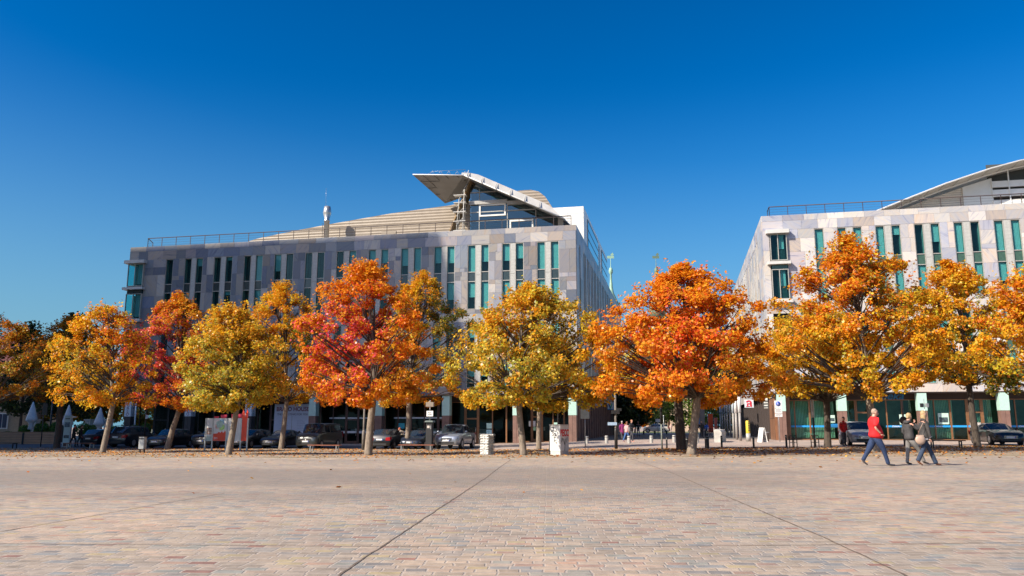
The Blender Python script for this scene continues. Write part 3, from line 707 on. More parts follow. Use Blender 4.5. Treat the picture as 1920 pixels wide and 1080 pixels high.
# folded canopy roof over the prow
Tt, Aa, Re = Vector((-26.9, 2.6, 27.42)), Vector((-21.0, 1.6, 26.62)), Vector((-10.7, 1.2, 21.4))
Ab = Vector((-21.3, 9.5, 27.3)); Tb = Vector((-25.4, 9.5, 26.15)); Rb = Vector((-11.0, 9.5, 22.6)); Gt = Vector((-21.0, 4.0, 26.6))
m = MB()
m.slab([Tt, Aa, Ab, Tb], (0, 0, .12)); m.slab([Aa, Re, Rb, Ab], (0, 0, .12))
rf = m.build('prow_canopy', SOFF, TL)
m = MB()
for t in (.2, .42, .64, .86):
    a, b = Tt.lerp(Aa, t), Tb.lerp(Ab, t); m.tube([a - Vector((0, 0, .03)), b - Vector((0, 0, .03))], .03, 4)
for t in (.22, .45, .68): m.tube([Tt.lerp(Tb, t) - Vector((0, 0, .03)), Aa.lerp(Ab, t) - Vector((0, 0, .03))], .03, 4)
m.build('soffit_joint', mat('dark joint', (.12, .115, .11), .7), rf)
# sloping parapet band on the right wing with triangular fins, and its low railing on the left wing
up = Vector((0, .55, 1.0))
pts = []
for i in range(13):
    t = i / 12; b = Aa.lerp(Re, t) + Vector((-.35, .06, .13)) * 1
    h = .95 * min(1, .35 + 5 * t) * (1 if t < .9 else (1 - t) * 10 * .8 + .2)
    pts.append((b, b + up * h))
m = MB(); vs = [p for q in pts for p in q]
m.add(vs + [p + Vector((0, .06, .0)) for p in vs], [(2 * i, 2 * i + 2, 2 * i + 3, 2 * i + 1) for i in range(12)] + [(26 + 2 * i, 26 + 2 * i + 1, 26 + 2 * i + 3, 26 + 2 * i + 2) for i in range(12)] + [(2 * i + 1, 2 * i + 3, 26 + 2 * i + 3, 26 + 2 * i + 1) for i in range(12)])
m.build('canopy_band', mat('grey canopy band', (.44, .43, .41), .45, var=.12, scale=1), rf)
d_ = (Re - Aa).normalized()
for i in range(6):
    b = Aa.lerp(Re, .04 + i * .145) + Vector((0, -.02, .13)); m = MB(); h = .8
    m.slab([b + Vector((-.1, 0, 0)), b + Vector((-.1, -.3, 0)), b + Vector((-.1, .38, h))], d_ * .07)
    m.build('canopy_fin', LGREY, rf)
m = MB(); m.tube([Aa + Vector((0, -.05, .06)), Re + Vector((0, -.05, .06))], .07, 6); m.tube([Tt + Vector((0, -.02, .06)), Aa + Vector((0, -.05, .06))], .06, 6); m.build('canopy_edge', ROOFW, rf)
m = MB()
for i in range(5):
    a = Tt.lerp(Aa, .3 + i * .16) + Vector((0, .5, .1)); m.tube([a, a + Vector((.3, 0, .55)), a + Vector((.65, 0, 0))], .025, 4)
m.tube([Tt.lerp(Aa, .2) + Vector((0, .5, .12)), Tt.lerp(Aa, .38) + Vector((0, .5, .6)), Aa + Vector((0, .5, .85))], .015, 4); m.build('canopy_frame', GREYM, rf)
# brown sun-shade louvres and ladder beside the prow
m = MB()
for i in range(6):
    x = -23.3 + i * .38; zt = 21.6 + i * .95
    m.slab([(x - .3, 3.2, zt - 1.6), (x + .62, 3.2, zt + .4), (x + .62, 5.2, zt + .4), (x - .3, 5.2, zt - 1.6)], (.05, 0, -.04))
m.build('sun_louvre', mat('brown louvre blade', (.30, .20, .10), .5, .3), TL)
m = MB()
for y_ in (2.9, 3.5): m.tube([(-22.2, y_, ZT), (-21.9, y_, 24.6), (-21.0, y_, 26.3)], .05, 6); m.tube([(-21.5, y_, ZT), (-21.35, y_, 25.6)], .04, 6)
for z in (21.2, 22.2, 23.2, 24.2, 25.0): m.box(-22.5, -21.2, 2.85, 3.55, z, z + .06)
for i in range(4): m.tube([(-22.2, 2.9, ZT + .3 + i), (-21.4, 2.9, ZT + 1.2 + i)], .025, 4)
m.build('service_ladder', LGREY, TL)
# ============================================================== right block
TR = empty('office_block', fw(0, 0), -PHI, 'pale marble office block with a white curved roof, right of the street', 'building', 'marble clad office blocks')
RL, RR, ZR = 7.8, 62.0, 20.35
slots = [(12.27, 13.09)]; piers = []
for k in range(14):
    c = 15.28 + 3.2 * k; slots += [(c - 1.05, c - .27), (c + .27, c + 1.05)]; piers.append((c - .27, c + .27))
random.seed(12)
front(TR, RL, RR, slots, piers, ZR, [(8.35, 9.85)], True, lambda p: random.choice((1.0, 1.0, .6, .98, .3, 0)))
corner_bay(TR, 8.38, 9.85, -1, True)
m = MB(); m.box(RL + .62, RR, .55, 58, 4.35, ZR - .5); m.build('core_wall', COREM, TR)
m = MB(); m.box(RL + .01, RR, .02, 58, ZR - .12, ZR - .03); m.box(RL + .01, RR, .06, 1.0, ZR - 1.5, ZR - .12); m.build('flat_roof', mat('roof gravel', (.3, .29, .27), .9), TR)
m = MB(); m.box(RL + .01, RR, .005, 58, 4.12, 4.2); m.build('soffit', DKBR, TR)
cl = Clad(.0); P = lambda a, z, d: (RL - d, a, z)
cl.row(P, -.05, 48, 19.8, ZR, 2.0); cl.row(P, 0, 48, 18.97, 19.8, 1.6); cl.row(P, 0, 48, 11.27, 12.5, 1.7); cl.row(P, 0, 48, 4.1, 4.9, 1.7)
ss = []; y = 4.6
while y < 44: ss += [(y, y + .82), (y + 1.3, y + 2.12)]; y += 3.3
for z0, z1 in ((12.5, 18.97), (4.9, 11.27)):
    a = 0
    for u0, u1 in ss + [(48, 48)]:
        if u0 - a > .05: cl.area(P, a, u0, z0, z1)
        a = u1
cl.build('street_cladding', TR)
for B in BANDS:
    for a, b in ss[:12]: put_window(TR, (RL, b, 0), -PI / 2, b - a, B, lambda: random.choice((0, .5, .6, 1.0)))
rest = MB(); restp = MB()
for B in BANDS:
    for a, b in ss[12:]:
        zt_, zb_ = B[0][1], B[-1][0]
        for q0, q1 in ((a, a + .06), (b - .06, b)): rest.box(RL - .02, RL + .5, q0, q1, zb_, zt_)
        for z0, z1, k in B: rest.box(RL + .02, RL + .14, a + .06, b - .06, z1 - .06, z1); restp.box(RL + .085, RL + .1, a + .06, b - .06, z0, z1 - .06)
tag(rest.build('street_window', FRAMEM, TR), kind='stuff'); tag(restp.build('street_pane', GLASSB, TR), kind='stuff')
m = MB(); m.box(RL, RR, 58, 58.2, ZB, ZR); m.box(RL, RL + .2, 48, 58, 4.1, ZR); m.build('rear_wall', mat('rear render', (.5, .48, .45), .8), TR)
rc = [8.6, 13.65, 20.1, 26.45, 32.8, 39.1, 45.4, 51.7]
for s in rc: column(TR, s, .70, .05, 4.12, COPPER, 2.62)
m = MB(); m.box(RL + .3, RR, 1.5, 1.6, 3.62, 4.13); fa = m.build('shop_fascia', DKBR, TR)
DEB = mat('blue script lettering', (.015, .17, .42), .4)
text('Debeka', .95, DEB, fa, (15.9, 1.485, 3.62), shear=.32, align='LEFT', sx=1.05, off=.012)
GREENG = glass('pale green shop glass', (.74, .90, .83), .03)
for i, (a, b) in enumerate(zip(rc, rc[1:])):
    z0 = g(*fw((a + b) / 2, 1.5).xy) - .04
    shopfront(TR, a, b, 1.5, z0, 3.62, (4, 5, 5, 5, 5, 5, 5)[i], {1: 1, 3: 2, 2: 3}.get(i), GREENG, RUST)
VB = slat_mat('pale green vertical blind', (.44, .62, .52), .13, axis=0, dark=.7, rough=.8)
m = MB()
for a, b in ((8.95, 13.3), (14.0, 14.6), (20.6, 23.0), (24.6, 26.1), (29.5, 32.5), (33.2, 36)):
    n = int((b - a) / .13)
    for k in range(n): m.add([(a + k * .13, 1.78, .3), (a + k * .13 + .11, 1.84, .3), (a + k * .13 + .11, 1.84, 3.55), (a + k * .13, 1.78, 3.55)], [(0, 1, 2, 3)])
m.build('vertical_blind', VB, TR)
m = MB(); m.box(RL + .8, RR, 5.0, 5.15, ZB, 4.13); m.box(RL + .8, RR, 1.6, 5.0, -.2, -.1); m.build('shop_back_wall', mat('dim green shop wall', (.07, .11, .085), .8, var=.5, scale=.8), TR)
STRP = mat('bright blue stripe', (.02, .30, .72), .45)
for a, b in ((9.0, 13.28), (14.05, 15.2), (17.4, 19.7), (20.55, 26.05), (26.9, 32.4)):
    m = MB(); m.box(a, b, 1.435, 1.445, 1.22, 1.38); so_ = m.build('window_stripe', STRP, TR)
    for s in (12.6, 18.2, 21.6, 25.2, 28.2):
        if a < s < b: text('Debeka', .21, WHITE, so_, (s, 1.43, 1.235), shear=.3)
    for s in (11.0, 25.6):
        if a < s < b: text('Debeka', .32, mat('dark green print', (.05, .16, .12), .6), so_, (s, 1.43, .55), shear=.3)
for s, z, w_, h in ((13.0, 1.95, .45, .65), (18.9, 1.9, .75, .85), (22.05, 1.95, .85, .95)):
    m = MB(); m.box(s - w_ / 2, s + w_ / 2, 1.43, 1.445, z - h / 2, z + h / 2); o = m.build('window_poster', mat('pale green poster', (.50, .68, .6), .6, var=.08), TR)
    m = MB(); m.box(s - w_ * .4, s + w_ * .4, 1.415, 1.428, z - h * .32, z + h * .12); m.build('poster_print', mat('dark poster print', (.05, .08, .09), .6, var=.8, scale=5), o)
m = MB(); m.box(24.1, 24.95, 1.38, 1.45, 1.2, 1.62); m.build('letter_box', mat('greige box', (.5, .47, .44), .6), TR)
m = MB(); m.lathe([(.30, 0), (.34, .02), (.34, .05), (.30, .07)], 20, c=(0, 0)); o = m.build('round_emblem', DEB, TR, (13.15, 1.44, 1.36)); o.rotation_euler = (PI / 2, 0, 0); o.scale = (1.6, .5, .3)
# street side ground floor
m = MB(); yy = 7.0
while yy < 47: m.box(RL + .3, RL + .75, yy, yy + .4, ZB, 4.12); yy += 2.35
m.build('street_column', mat('dark street column', (.06, .045, .04), .6), TR)
m = MB(); m.box(RL + 2.0, RL + 2.1, 5.0, 48, ZB, 4.12); m.build('street_shop_wall', mat('dark glazed wall', (.03, .026, .025), .18), TR)
m = MB(); m.prism([(RL + .25, .8), (RL + .27, 5.0), (RL + 1.6, 5.0), (RL + 1.6, .8)], ZB, 4.12); m.build('corner_wall', mat('orange brown wall panels', (.24, .115, .06), .4, .1, var=.15, scale=1.2), TR)
m = MB(); m.box(RL + .255, RL + .262, 2.86, 2.89, ZB, 4.1); m.box(RL + .25, RL + .258, .8, 5.0, 2.0, 2.03); m.build('panel_joint', DKBR, TR)
sg = MB(); sg.box(RL - 1.06, RL - .1, 17.3, 17.42, 3.32, 4.2); ap = sg.build('pharmacy_sign', mat('pale sign face', (.62, .67, .72), .5, var=.03), TR)
RA = mat('red pharmacy letter', (.55, .02, .05), .5)
def gothic_a(c, y, z, k, parent):
    m = MB()
    m.prism_y([(c - .36 * k, z + .30 * k), (c - .10 * k, z + .42 * k), (c + .12 * k, z + .42 * k), (c + .34 * k, z + .26 * k), (c + .34 * k, z - .36 * k), (c + .42 * k, z - .44 * k), (c + .22 * k, z - .44 * k), (c + .12 * k, z - .36 * k), (c + .12 * k, z + .16 * k), (c, z + .26 * k), (c - .14 * k, z + .2 * k), (c - .2 * k, z + .12 * k), (c - .34 * k, z + .16 * k)], y, y + .02)
    m.prism_y([(c - .30 * k, z - .02 * k), (c - .1 * k, z + .06 * k), (c + .118 * k, z + .03 * k), (c + .118 * k, z - .1 * k), (c - .02 * k, z - .08 * k), (c - .12 * k, z - .14 * k), (c - .12 * k, z - .28 * k), (c, z - .34 * k), (c + .1 * k, z - .30 * k), (c + .02 * k, z - .44 * k), (c - .2 * k, z - .42 * k), (c - .40 * k, z - .46 * k), (c - .28 * k, z - .3 * k), (c - .28 * k, z - .12 * k)], y - .003, y + .018)
    return m.build('letter', RA, parent)
gothic_a(RL - .59, 17.27, 3.77, .82, ap)
m = MB(); m.box(RL - .55, RL - .25, .9, 1.5, 2.9, 3.75); m.tube([(RL - .4, 1.2, 3.75), (RL + .3, 1.2, 3.9)], .04, 6); bl = m.build('wall_lamp', mat('lamp housing', (.55, .55, .5), .5), TR)
m = MB(); [m.box(RL - .57, RL - .23, .88, 1.52, 2.98 + i * .25, 3.08 + i * .25) for i in range(3)]; m.build('lamp_fin', BLACKM, bl)
# roof of the right block
railing('roof_railing', TR, [(8.55, 2.0, 0), (8.55, .4, 0), (RR, .4, 0)], ZR - .03, ZR + .92, step=1.6)
edge = [(17.6, 20.85), (18.7, 21.29), (22, 22.53), (24.95, 23.61), (28.85, 24.80), (31.36, 25.39), (36, 26.1), (44, 26.6), (62, 26.6)]
low = [(18.6, 20.55), (20.1, 21.3), (23.5, 22.75), (28.9, 24.5), (31.6, 25.1), (34, 25.5), (38, 25.85), (44, 25.95), (62, 25.95)]
m = MB()
top = [(x, 4.0, z) for x, z in edge]; bot = [(x, 6.0, z - .06) for x, z in edge]; back = [(x, 22, z - .2) for x, z in edge]
for A_, B_, mi in ((top, bot, 1), (top, back, 0)):
    vs = A_ + B_; n = len(A_); m.add(vs, [(i, i + 1, n + i + 1, n + i) for i in range(n - 1)], mi)
vs = [(x, 4.0, z) for x, z in edge] + [(x, 3.97, z + .08) for x, z in edge] + [(x, 4.5, z + .22) for x, z in edge] + [(x, 22, z + .3) for x, z in edge]; n = len(edge)
m.add(vs, [(r * n + i, r * n + i + 1, (r + 1) * n + i + 1, (r + 1) * n + i) for r in range(3) for i in range(n - 1)], 0)
wr = m.build('curved_roof', [ROOFW, mat('cream soffit', (.47, .44, .39), .6, var=.1, scale=.8)], TR)
m = MB(); m.tube([(x, 5.96, z - .09) for x, z in edge], .09, 6); m.build('soffit_rail', ROOFW, wr)
m = MB()
for i in range(10):
    x = 19.5 + i * 1.3; z = interp(edge, x); m.tube([(x, 4.05, z - .02), (x, 5.9, z - .07)], .02, 4)
m.build('soffit_joint', mat('tan joint', (.35, .3, .25), .7), wr)
m = MB(); m.prism_y([(18.0, ZR - .05)] + [(27.0, ZR - .05)] + [(27.0, interp(edge, 27.0) - .4), (24.0, 22.9), (21.0, 21.8)], 6.6, 6.7); m.build('gable_louvre', slat_mat('white gable louvre', (.72, .66, .58), .2, dark=.5), TR)
m = MB(); m.prism_y([(27.0, ZR - .05), (29.6, ZR - .05), (29.6, interp(edge, 29.6) - .4), (27.0, interp(edge, 27) - .4)], 6.4, 6.7); m.build('gable_wall', ROOFW, TR)
m = MB(); m.box(29.6, RR, 7.4, 7.5, ZR, 26.2); m.build('gallery_back_wall', mat('dark gallery', (.06, .065, .06), .5), TR)
m = MB()
for z0, z1 in ((20.5, 21.0), (21.35, 22.35), (22.7, 23.35), (23.6, 24.2)): m.box(29.5, RR, 6.2, 6.45, z0, z1)
for k in range(12): m.box(30.9 + k * 2.6, 31.0 + k * 2.6, 6.1, 6.2, ZR, 25.2)
m.build('gallery_slat', ROOFW, TR)
# ------------------------------------------------------------------ trees
def bark_mat(name, c0, c1):
    m, nt, nd, lk, p = nodes(name)
    tc = nd.new('ShaderNodeTexCoord'); mp = nd.new('ShaderNodeMapping'); mp.inputs['Scale'].default_value = (9, 9, 2.5); lk.new(tc.outputs['Object'], mp.inputs[0])
    n = nd.new('ShaderNodeTexNoise'); n.inputs['Scale'].default_value = 1.4; n.inputs['Detail'].default_value = 8; n.inputs['Roughness'].default_value = .7; lk.new(mp.outputs[0], n.inputs['Vector'])
    r = ramp(nd, [(.3, c0), (.55, c1), (.75, tuple(min(1, x * 1.35) for x in c1))]); lk.new(n.outputs['Fac'], r.inputs['Fac']); lk.new(r.outputs['Color'], p.inputs['Base Color'])
    p.inputs['Roughness'].default_value = .9
    b = nd.new('ShaderNodeBump'); b.inputs['Strength'].default_value = .8; b.inputs['Distance'].default_value = .03; lk.new(n.outputs['Fac'], b.inputs['Height']); lk.new(b.outputs['Normal'], p.inputs['Normal'])
    return m
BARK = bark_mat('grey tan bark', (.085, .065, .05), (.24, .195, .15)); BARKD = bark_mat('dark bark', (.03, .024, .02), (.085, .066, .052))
PAL = {
 'gold': [(.62, .27, .014), (.60, .22, .012), (.58, .32, .022), (.56, .18, .012), (.46, .32, .03)],
 'orange': [(.62, .18, .012), (.62, .22, .013), (.60, .14, .012), (.60, .27, .02), (.56, .20, .02)],
 'goldgreen': [(.58, .29, .022), (.58, .23, .015), (.46, .33, .04), (.33, .27, .045), (.55, .34, .035), (.60, .26, .015)],
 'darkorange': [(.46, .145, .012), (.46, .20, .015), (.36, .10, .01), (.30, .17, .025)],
 'green': [(.10, .13, .03), (.15, .16, .035), (.07, .10, .025)],
 'darkgreen': [(.035, .05, .02), (.05, .062, .024), (.028, .036, .02)],
 'smallgold': [(.5, .2, .02), (.42, .15, .015), (.3, .2, .03)],
}
PROF = [(0, .66), (.10, .93), (.25, 1.0), (.45, .95), (.62, .80), (.78, .56), (.9, .32), (1.0, .05)]
def prof(t):
    for a, b in zip(PROF, PROF[1:]):
        if a[0] <= t <= b[0]: return a[1] + (b[1] - a[1]) * (t - a[0]) / (b[0] - a[0])
    return 0
def tree(label, base, fork, L, R, top, bot, pal, blobs=(), n=12000, seed=1, trunk=.17, leaf=.076, ncl=165, bark=None, group='autumn trees in rows along the square', cat='tree', name='autumn_tree', spread=1.0, dfix=None, gap=.14, cluster=.42):
    """pixel outline of a real tree -> trunk with limbs and a crown of leaves at the depth of its base"""
    rd = random.Random(seed); rg = np.random.default_rng(seed)
    if dfix: r = ray(base[0], 800); B = Vector((r[0] * dfix, r[1] * dfix, 0)); B.z = g(B.x, B.y)
    else: B = ground(*base)
    k = 1.0 / ppm(B)
    bx, byy = base
    X = lambda px: (px - bx) * k
    Z = lambda py: (byy - py) * k
    zt, zb = Z(top), Z(bot) + .28; cx = (X(L) + X(R)) / 2; rx = (X(R) - X(L)) / 2 * 1.12; ryd = min(rx * .95, 4.2)
    fk = Vector((X(fork[0]), 0, Z(fork[1])))
    root = empty(name, B, 0, label, cat, group)
    # leader through the crown
    tipp = Vector((cx * .75 + fk.x * .25, rd.uniform(-.3, .3), zb + (zt - zb) * .93))
    lead = [Vector((0, 0, -.15)), Vector((fk.x * .05 , 0, .12)), fk * .5 + Vector((rd.uniform(-.04, .04), 0, 0)), fk, fk.lerp(tipp, .35) + Vector((rd.uniform(-.25, .25), rd.uniform(-.2, .2), 0)), fk.lerp(tipp, .7) + Vector((rd.uniform(-.2, .2), rd.uniform(-.2, .2), 0)), tipp]
    mb = MB(); mb.tube(lead, [trunk * 1.45, trunk * 1.12, trunk * .95, trunk * .88, trunk * .55, trunk * .3, .02], 10)
    def on_lead(z):
        for a, b in zip(lead[2:], lead[3:]):
            if a.z <= z <= b.z: return a.lerp(b, (z - a.z) / max(1e-6, b.z - a.z))
        return fk.copy()
    # cluster centres
    C = []; tries = 0
    ph = [rd.uniform(0, 6.28) for _ in range(6)]
    while len(C) < ncl and tries < 20000:
        tries += 1
        t = rd.random() ** 1.08; a = rd.uniform(0, 2 * PI); lob = 1 + .13 * math.sin(3 * a + ph[0] + 4 * t) + .12 * math.sin(5 * a + ph[1] - 7 * t)
        rho = rd.random() ** .46
        if rd.random() < .06: rho *= 1.13
        w_ = prof(t) * lob
        p = Vector((cx * min(1, t * 3 + .55) + rx * w_ * rho * math.cos(a), ryd * w_ * rho * math.sin(a), zb + (zt - zb) * t + .22 * math.sin(a * 2 + ph[2])))
        if gap and math.sin(p.x * 1.9 + ph[3]) * math.sin(p.z * 1.7 + ph[4]) * math.sin(p.y * 1.5 + ph[5]) > .55 - gap: continue
        if any((p - q).length < .32 * spread for q, _ in C): continue
        C.append((p, rho))
    # limbs
    order = sorted(range(len(C)), key=lambda i: -C[i][1])
    for i in order[:int(len(C) * .5)]:
        p = C[i][0]; zs = max(fk.z - .1, min(tipp.z * .95, p.z - abs((p - on_lead(p.z)).length) * rd.uniform(.55, .95)))
        s = on_lead(zs); md = s.lerp(p, .5) + Vector((rd.uniform(-.15, .15), rd.uniform(-.15, .15), rd.uniform(-.05, .3)))
        l = (p - s).length; r0 = min(trunk * .42, .018 + .011 * l)
        mb.tube([s, md, p], [r0, r0 * .6, .008], 5, 1, cap=False)
        q = p + Vector((rd.uniform(-.5, .5), rd.uniform(-.5, .5), rd.uniform(0, .5))); mb.tube([md, md.lerp(q, .6) + Vector((0, 0, .1)), q], [r0 * .45, r0 * .3, .005], 4, 1, cap=False)
    mb.build('trunk', [bark or BARK, BARKD], root)  # limbs take the darker bark: crown shade put into their colour
    # leaves
    cols = np.array(PAL[pal]) * np.array([1.3, 1.42, 1.1]); per = max(6, int(n * (2.3 if leaf < .11 else 1.0)) // len(C)); P = []; K = []
    for (p, rho) in C:
        m_ = int(per * rd.uniform(.55, 1.5)); 
        d = rg.normal(0, 1, (m_, 3)); d /= np.linalg.norm(d, axis=1)[:, None]; rr = rg.random(m_) ** .5 * cluster * rd.uniform(.75, 1.35)
        q = np.array(p) + d * rr[:, None] * np.array([1.15, 1.0, .82]); P.append(q)
        ci = rd.randrange(len(cols)); cc = cols[ci] * .55 + cols[rd.randrange(len(cols))] * .45
        cl = np.tile(cc, (m_, 1)); mix = rg.random(m_) < .42; cl[mix] = cols[rg.integers(0, len(cols), mix.sum())]
        K.append(cl)
    # straggling twigs above and around the outline
    for _ in range(int(ncl * .75)):
        a = rd.uniform(0, 2 * PI); t = rd.uniform(.3, 1); w_ = prof(t)
        p0 = Vector((cx + rx * w_ * .95 * math.cos(a), ryd * w_ * .95 * math.sin(a), zb + (zt - zb) * t * .97)); dr = Vector((math.cos(a) * .5, math.sin(a) * .5, rd.uniform(.2, 1.1))).normalized()
        m_ = 16; tt = rg.random(m_)[:, None] * rd.uniform(.4, 1.0); P.append(np.array(p0) + np.array(dr) * tt + rg.normal(0, .07, (m_, 3))); K.append(np.tile(cols[rd.randrange(len(cols))], (m_, 1)))
    P = np.concatenate(P); K = np.concatenate(K)
    for (bxp, byp, br, col, prob) in blobs:
        dx = P[:, 0] - X(bxp); dz = P[:, 2] - Z(byp); rr = np.sqrt(dx ** 2 + dz ** 2 + (P[:, 1] * .35) ** 2) / (br * k)
        sel = rg.random(len(P)) < prob * np.clip(1.45 - rr, 0, 1); cv = np.array(col) * np.array([1.25, 1.2, 1.1]); K[sel] = cv * rg.uniform(.75, 1.25, (sel.sum(), 1)) * np.array([1, 1, 1]) + rg.normal(0, .015, (sel.sum(), 3))
    K = np.clip(K * rg.uniform(.78, 1.28, (len(K), 1)) * (1 + rg.normal(0, .09, K.shape)), .006, .85)
    N = len(P); ctr = np.array([cx, 0, zb + (zt - zb) * .4]); out = P - ctr; out /= np.linalg.norm(out, axis=1)[:, None] + 1e-6
    nr = out * .55 + np.array([0, 0, .5]) + rg.normal(0, .62, (N, 3)); nr /= np.linalg.norm(nr, axis=1)[:, None]
    u = np.cross(nr, rg.normal(0, 1, (N, 3))); u /= np.linalg.norm(u, axis=1)[:, None] + 1e-9; v = np.cross(nr, u)
    sz = rg.uniform(.6, 1.25, N)[:, None] * leaf
    link('crown', quads('crown', P, u * sz, v * sz * .8, K, LEAF), root)
    return root
PINK = (.56, .065, .085); REDC = (.58, .075, .03); GRN = (.19, .205, .035); OLIV = (.30, .26, .045); YEL = (.58, .32, .03)
T = tree
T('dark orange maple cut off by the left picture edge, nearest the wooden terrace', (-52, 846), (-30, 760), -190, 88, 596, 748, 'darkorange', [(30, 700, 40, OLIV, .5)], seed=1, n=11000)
T('shaded orange tree with a nearly black trunk beside the info pillar', (106, 840), (105, 745), 28, 178, 600, 752, 'darkorange', [(110, 690, 50, OLIV, .5)], seed=2, bark=BARKD, n=9000, trunk=.24)  # shade put into its colour: dark bark and darker orange leaves
T('golden tree with open airy top and thin branches showing, beside the litter bin', (192, 849), (205, 752), 88, 262, 572, 768, 'gold', [(150, 690, 45, OLIV, .5), (225, 600, 40, (.62, .17, .02), .5), (240, 660, 40, REDC, .3)], seed=3, n=7800, gap=.36)
T('pink and orange tree on a slanting trunk in front of a black hatchback', (313, 842), (332, 765), 224, 408, 552, 772, 'orange', [(275, 665, 75, (.62, .07, .10), .8), (350, 690, 60, (.62, .14, .05), .5), (335, 590, 60, YEL, .4)], seed=4, n=14000, trunk=.21)
T('yellow green tree on a leaning trunk in front of the notice boards', (428, 853), (441, 745), 335, 505, 572, 776, 'goldgreen', [(390, 720, 75, (.36, .33, .06), .65), (440, 610, 50, YEL, .5), (470, 690, 60, OLIV, .4)], seed=5, n=12000)
T('golden tree with two low forked limbs in front of the pale menu board', (527, 842), (533, 752), 425, 606, 532, 758, 'gold', [(570, 640, 42, GRN, .65), (480, 700, 50, YEL, .4)], seed=6, n=13000, trunk=.19)
T('tall orange tree with a pink red patch low on its left, straight pale trunk', (690, 854), (698, 733), 556, 792, 488, 764, 'orange', [(650, 655, 82, PINK, .62), (690, 610, 70, REDC, .3), (620, 720, 50, (.6, .17, .02), .4), (760, 700, 50, YEL, .4)], seed=7, n=16000, trunk=.2)
T('golden tree with dark green right side, standing behind the bench by the ticket machine', (763, 842), (765, 745), 688, 888, 510, 762, 'gold', [(842, 590, 55, (.12, .135, .03), .8), (830, 680, 60, OLIV, .5), (790, 720, 50, (.56, .17, .02), .4)], seed=8, n=14000, trunk=.2)
T('wide yellow green tree between the stone gabion and the graffiti cabinet', (982, 854), (972, 752), 862, 1138, 530, 768, 'goldgreen', [(1000, 690, 90, OLIV, .5), (900, 700, 60, (.36, .33, .06), .5), (950, 600, 60, (.56, .24, .015), .4), (1060, 600, 50, OLIV, .4)], seed=9, n=15500, trunk=.165, gap=.2)
T('smaller green tinged tree behind the wide one, trunk just right of a brown door', (1010, 843), (1012, 757), 935, 1090, 615, 762, 'goldgreen', [(1010, 700, 60, GRN, .4)], seed=10, n=7000, trunk=.17)
T('large round orange tree with a bright red heart at the mouth of the street', (1296, 853), (1312, 742), 1136, 1438, 498, 764, 'orange', [(1275, 650, 80, (.62, .10, .025), .55), (1150, 680, 60, YEL, .45), (1350, 700, 70, YEL, .3)], seed=11, n=21000, trunk=.2, ncl=230)
T('dark trunked tree hidden behind the round orange one, mossy bark', (1278, 844), (1274, 745), 1185, 1375, 600, 742, 'goldgreen', [(1280, 690, 60, GRN, .4)], seed=12, bark=BARKD, n=6000, trunk=.26)
T('yellow green tree with a slim dark trunk behind the bicycle racks', (1552, 840), (1556, 752), 1424, 1650, 570, 748, 'goldgreen', [(1480, 690, 60, YEL, .4), (1580, 690, 60, GRN, .35)], seed=13, bark=BARKD, n=12000, trunk=.19)
T('tallest orange tree, mottled pale trunk behind the man in red', (1641, 848), (1637, 742), 1478, 1765, 440, 752, 'gold', [(1600, 530, 90, (.58, .17, .013), .6), (1660, 560, 60, OLIV, .4), (1560, 690, 60, OLIV, .3)], seed=14, n=19000, trunk=.2, ncl=210)
T('golden green tree with a curving dark trunk beside the black coupe', (1833, 838), (1828, 722), 1712, 1908, 486, 735, 'gold', [(1830, 620, 60, GRN, .5), (1770, 560, 50, YEL, .5), (1800, 690, 60, OLIV, .4)], seed=15, bark=BARKD, n=14000, trunk=.19)
T('orange tree cut off by the right picture edge, green leaves low down', (2010, 850), (2000, 740), 1845, 2160, 478, 742, 'gold', [(1905, 720, 50, (.13, .15, .03), .8), (1900, 560, 70, (.58, .18, .015), .5)], seed=16, n=14000)
# darker trees farther away
g2 = 'trees behind the rows'
bt = dict(group=g2, name='background_tree')
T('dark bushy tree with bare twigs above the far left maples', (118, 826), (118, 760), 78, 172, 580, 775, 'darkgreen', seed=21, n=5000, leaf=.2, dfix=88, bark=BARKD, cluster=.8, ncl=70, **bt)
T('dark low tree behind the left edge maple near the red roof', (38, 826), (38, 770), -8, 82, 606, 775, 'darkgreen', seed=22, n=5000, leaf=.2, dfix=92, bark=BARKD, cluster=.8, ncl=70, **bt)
T('mixed gold and green tree behind the closed parasols', (78, 826), (78, 790), -10, 150, 715, 800, 'smallgold', [(80, 770, 60, GRN, .6)], seed=23, n=5000, leaf=.2, dfix=100, bark=BARKD, cluster=.7, ncl=60, **bt)
T('gold and green tree behind the parked estate cars', (196, 826), (186, 795), 130, 228, 705, 800, 'smallgold', [(190, 770, 60, GRN, .7)], seed=24, n=5500, leaf=.2, dfix=100, bark=BARKD, cluster=.7, ncl=60, **bt)
T('green and gold tree seen through the open corner of the office block', (262, 822), (262, 800), 225, 300, 728, 805, 'smallgold', [(270, 770, 40, GRN, .6)], seed=31, n=4000, leaf=.17, dfix=100, bark=BARKD, cluster=.7, ncl=50, **bt)
T('dark evergreen at the end of the left pavement by the bank sign', (1182, 812), (1182, 785), 1158, 1216, 690, 790, 'darkgreen', seed=25, n=5500, leaf=.24, dfix=112, bark=BARKD, cluster=.9, ncl=60, **bt)
T('small bright orange tree at the end of the street above the parked car', (1190, 810), (1192, 795), 1168, 1216, 758, 794, 'orange', seed=26, n=2600, leaf=.3, dfix=150, bark=BARKD, cluster=.7, ncl=36, **bt)
T('green tree before the brick church, left of the dark trunk', (1252, 806), (1250, 790), 1224, 1284, 690, 788, 'green', seed=27, n=5000, leaf=.26, dfix=176, cluster=1.2, ncl=60, spread=1.6, **bt)
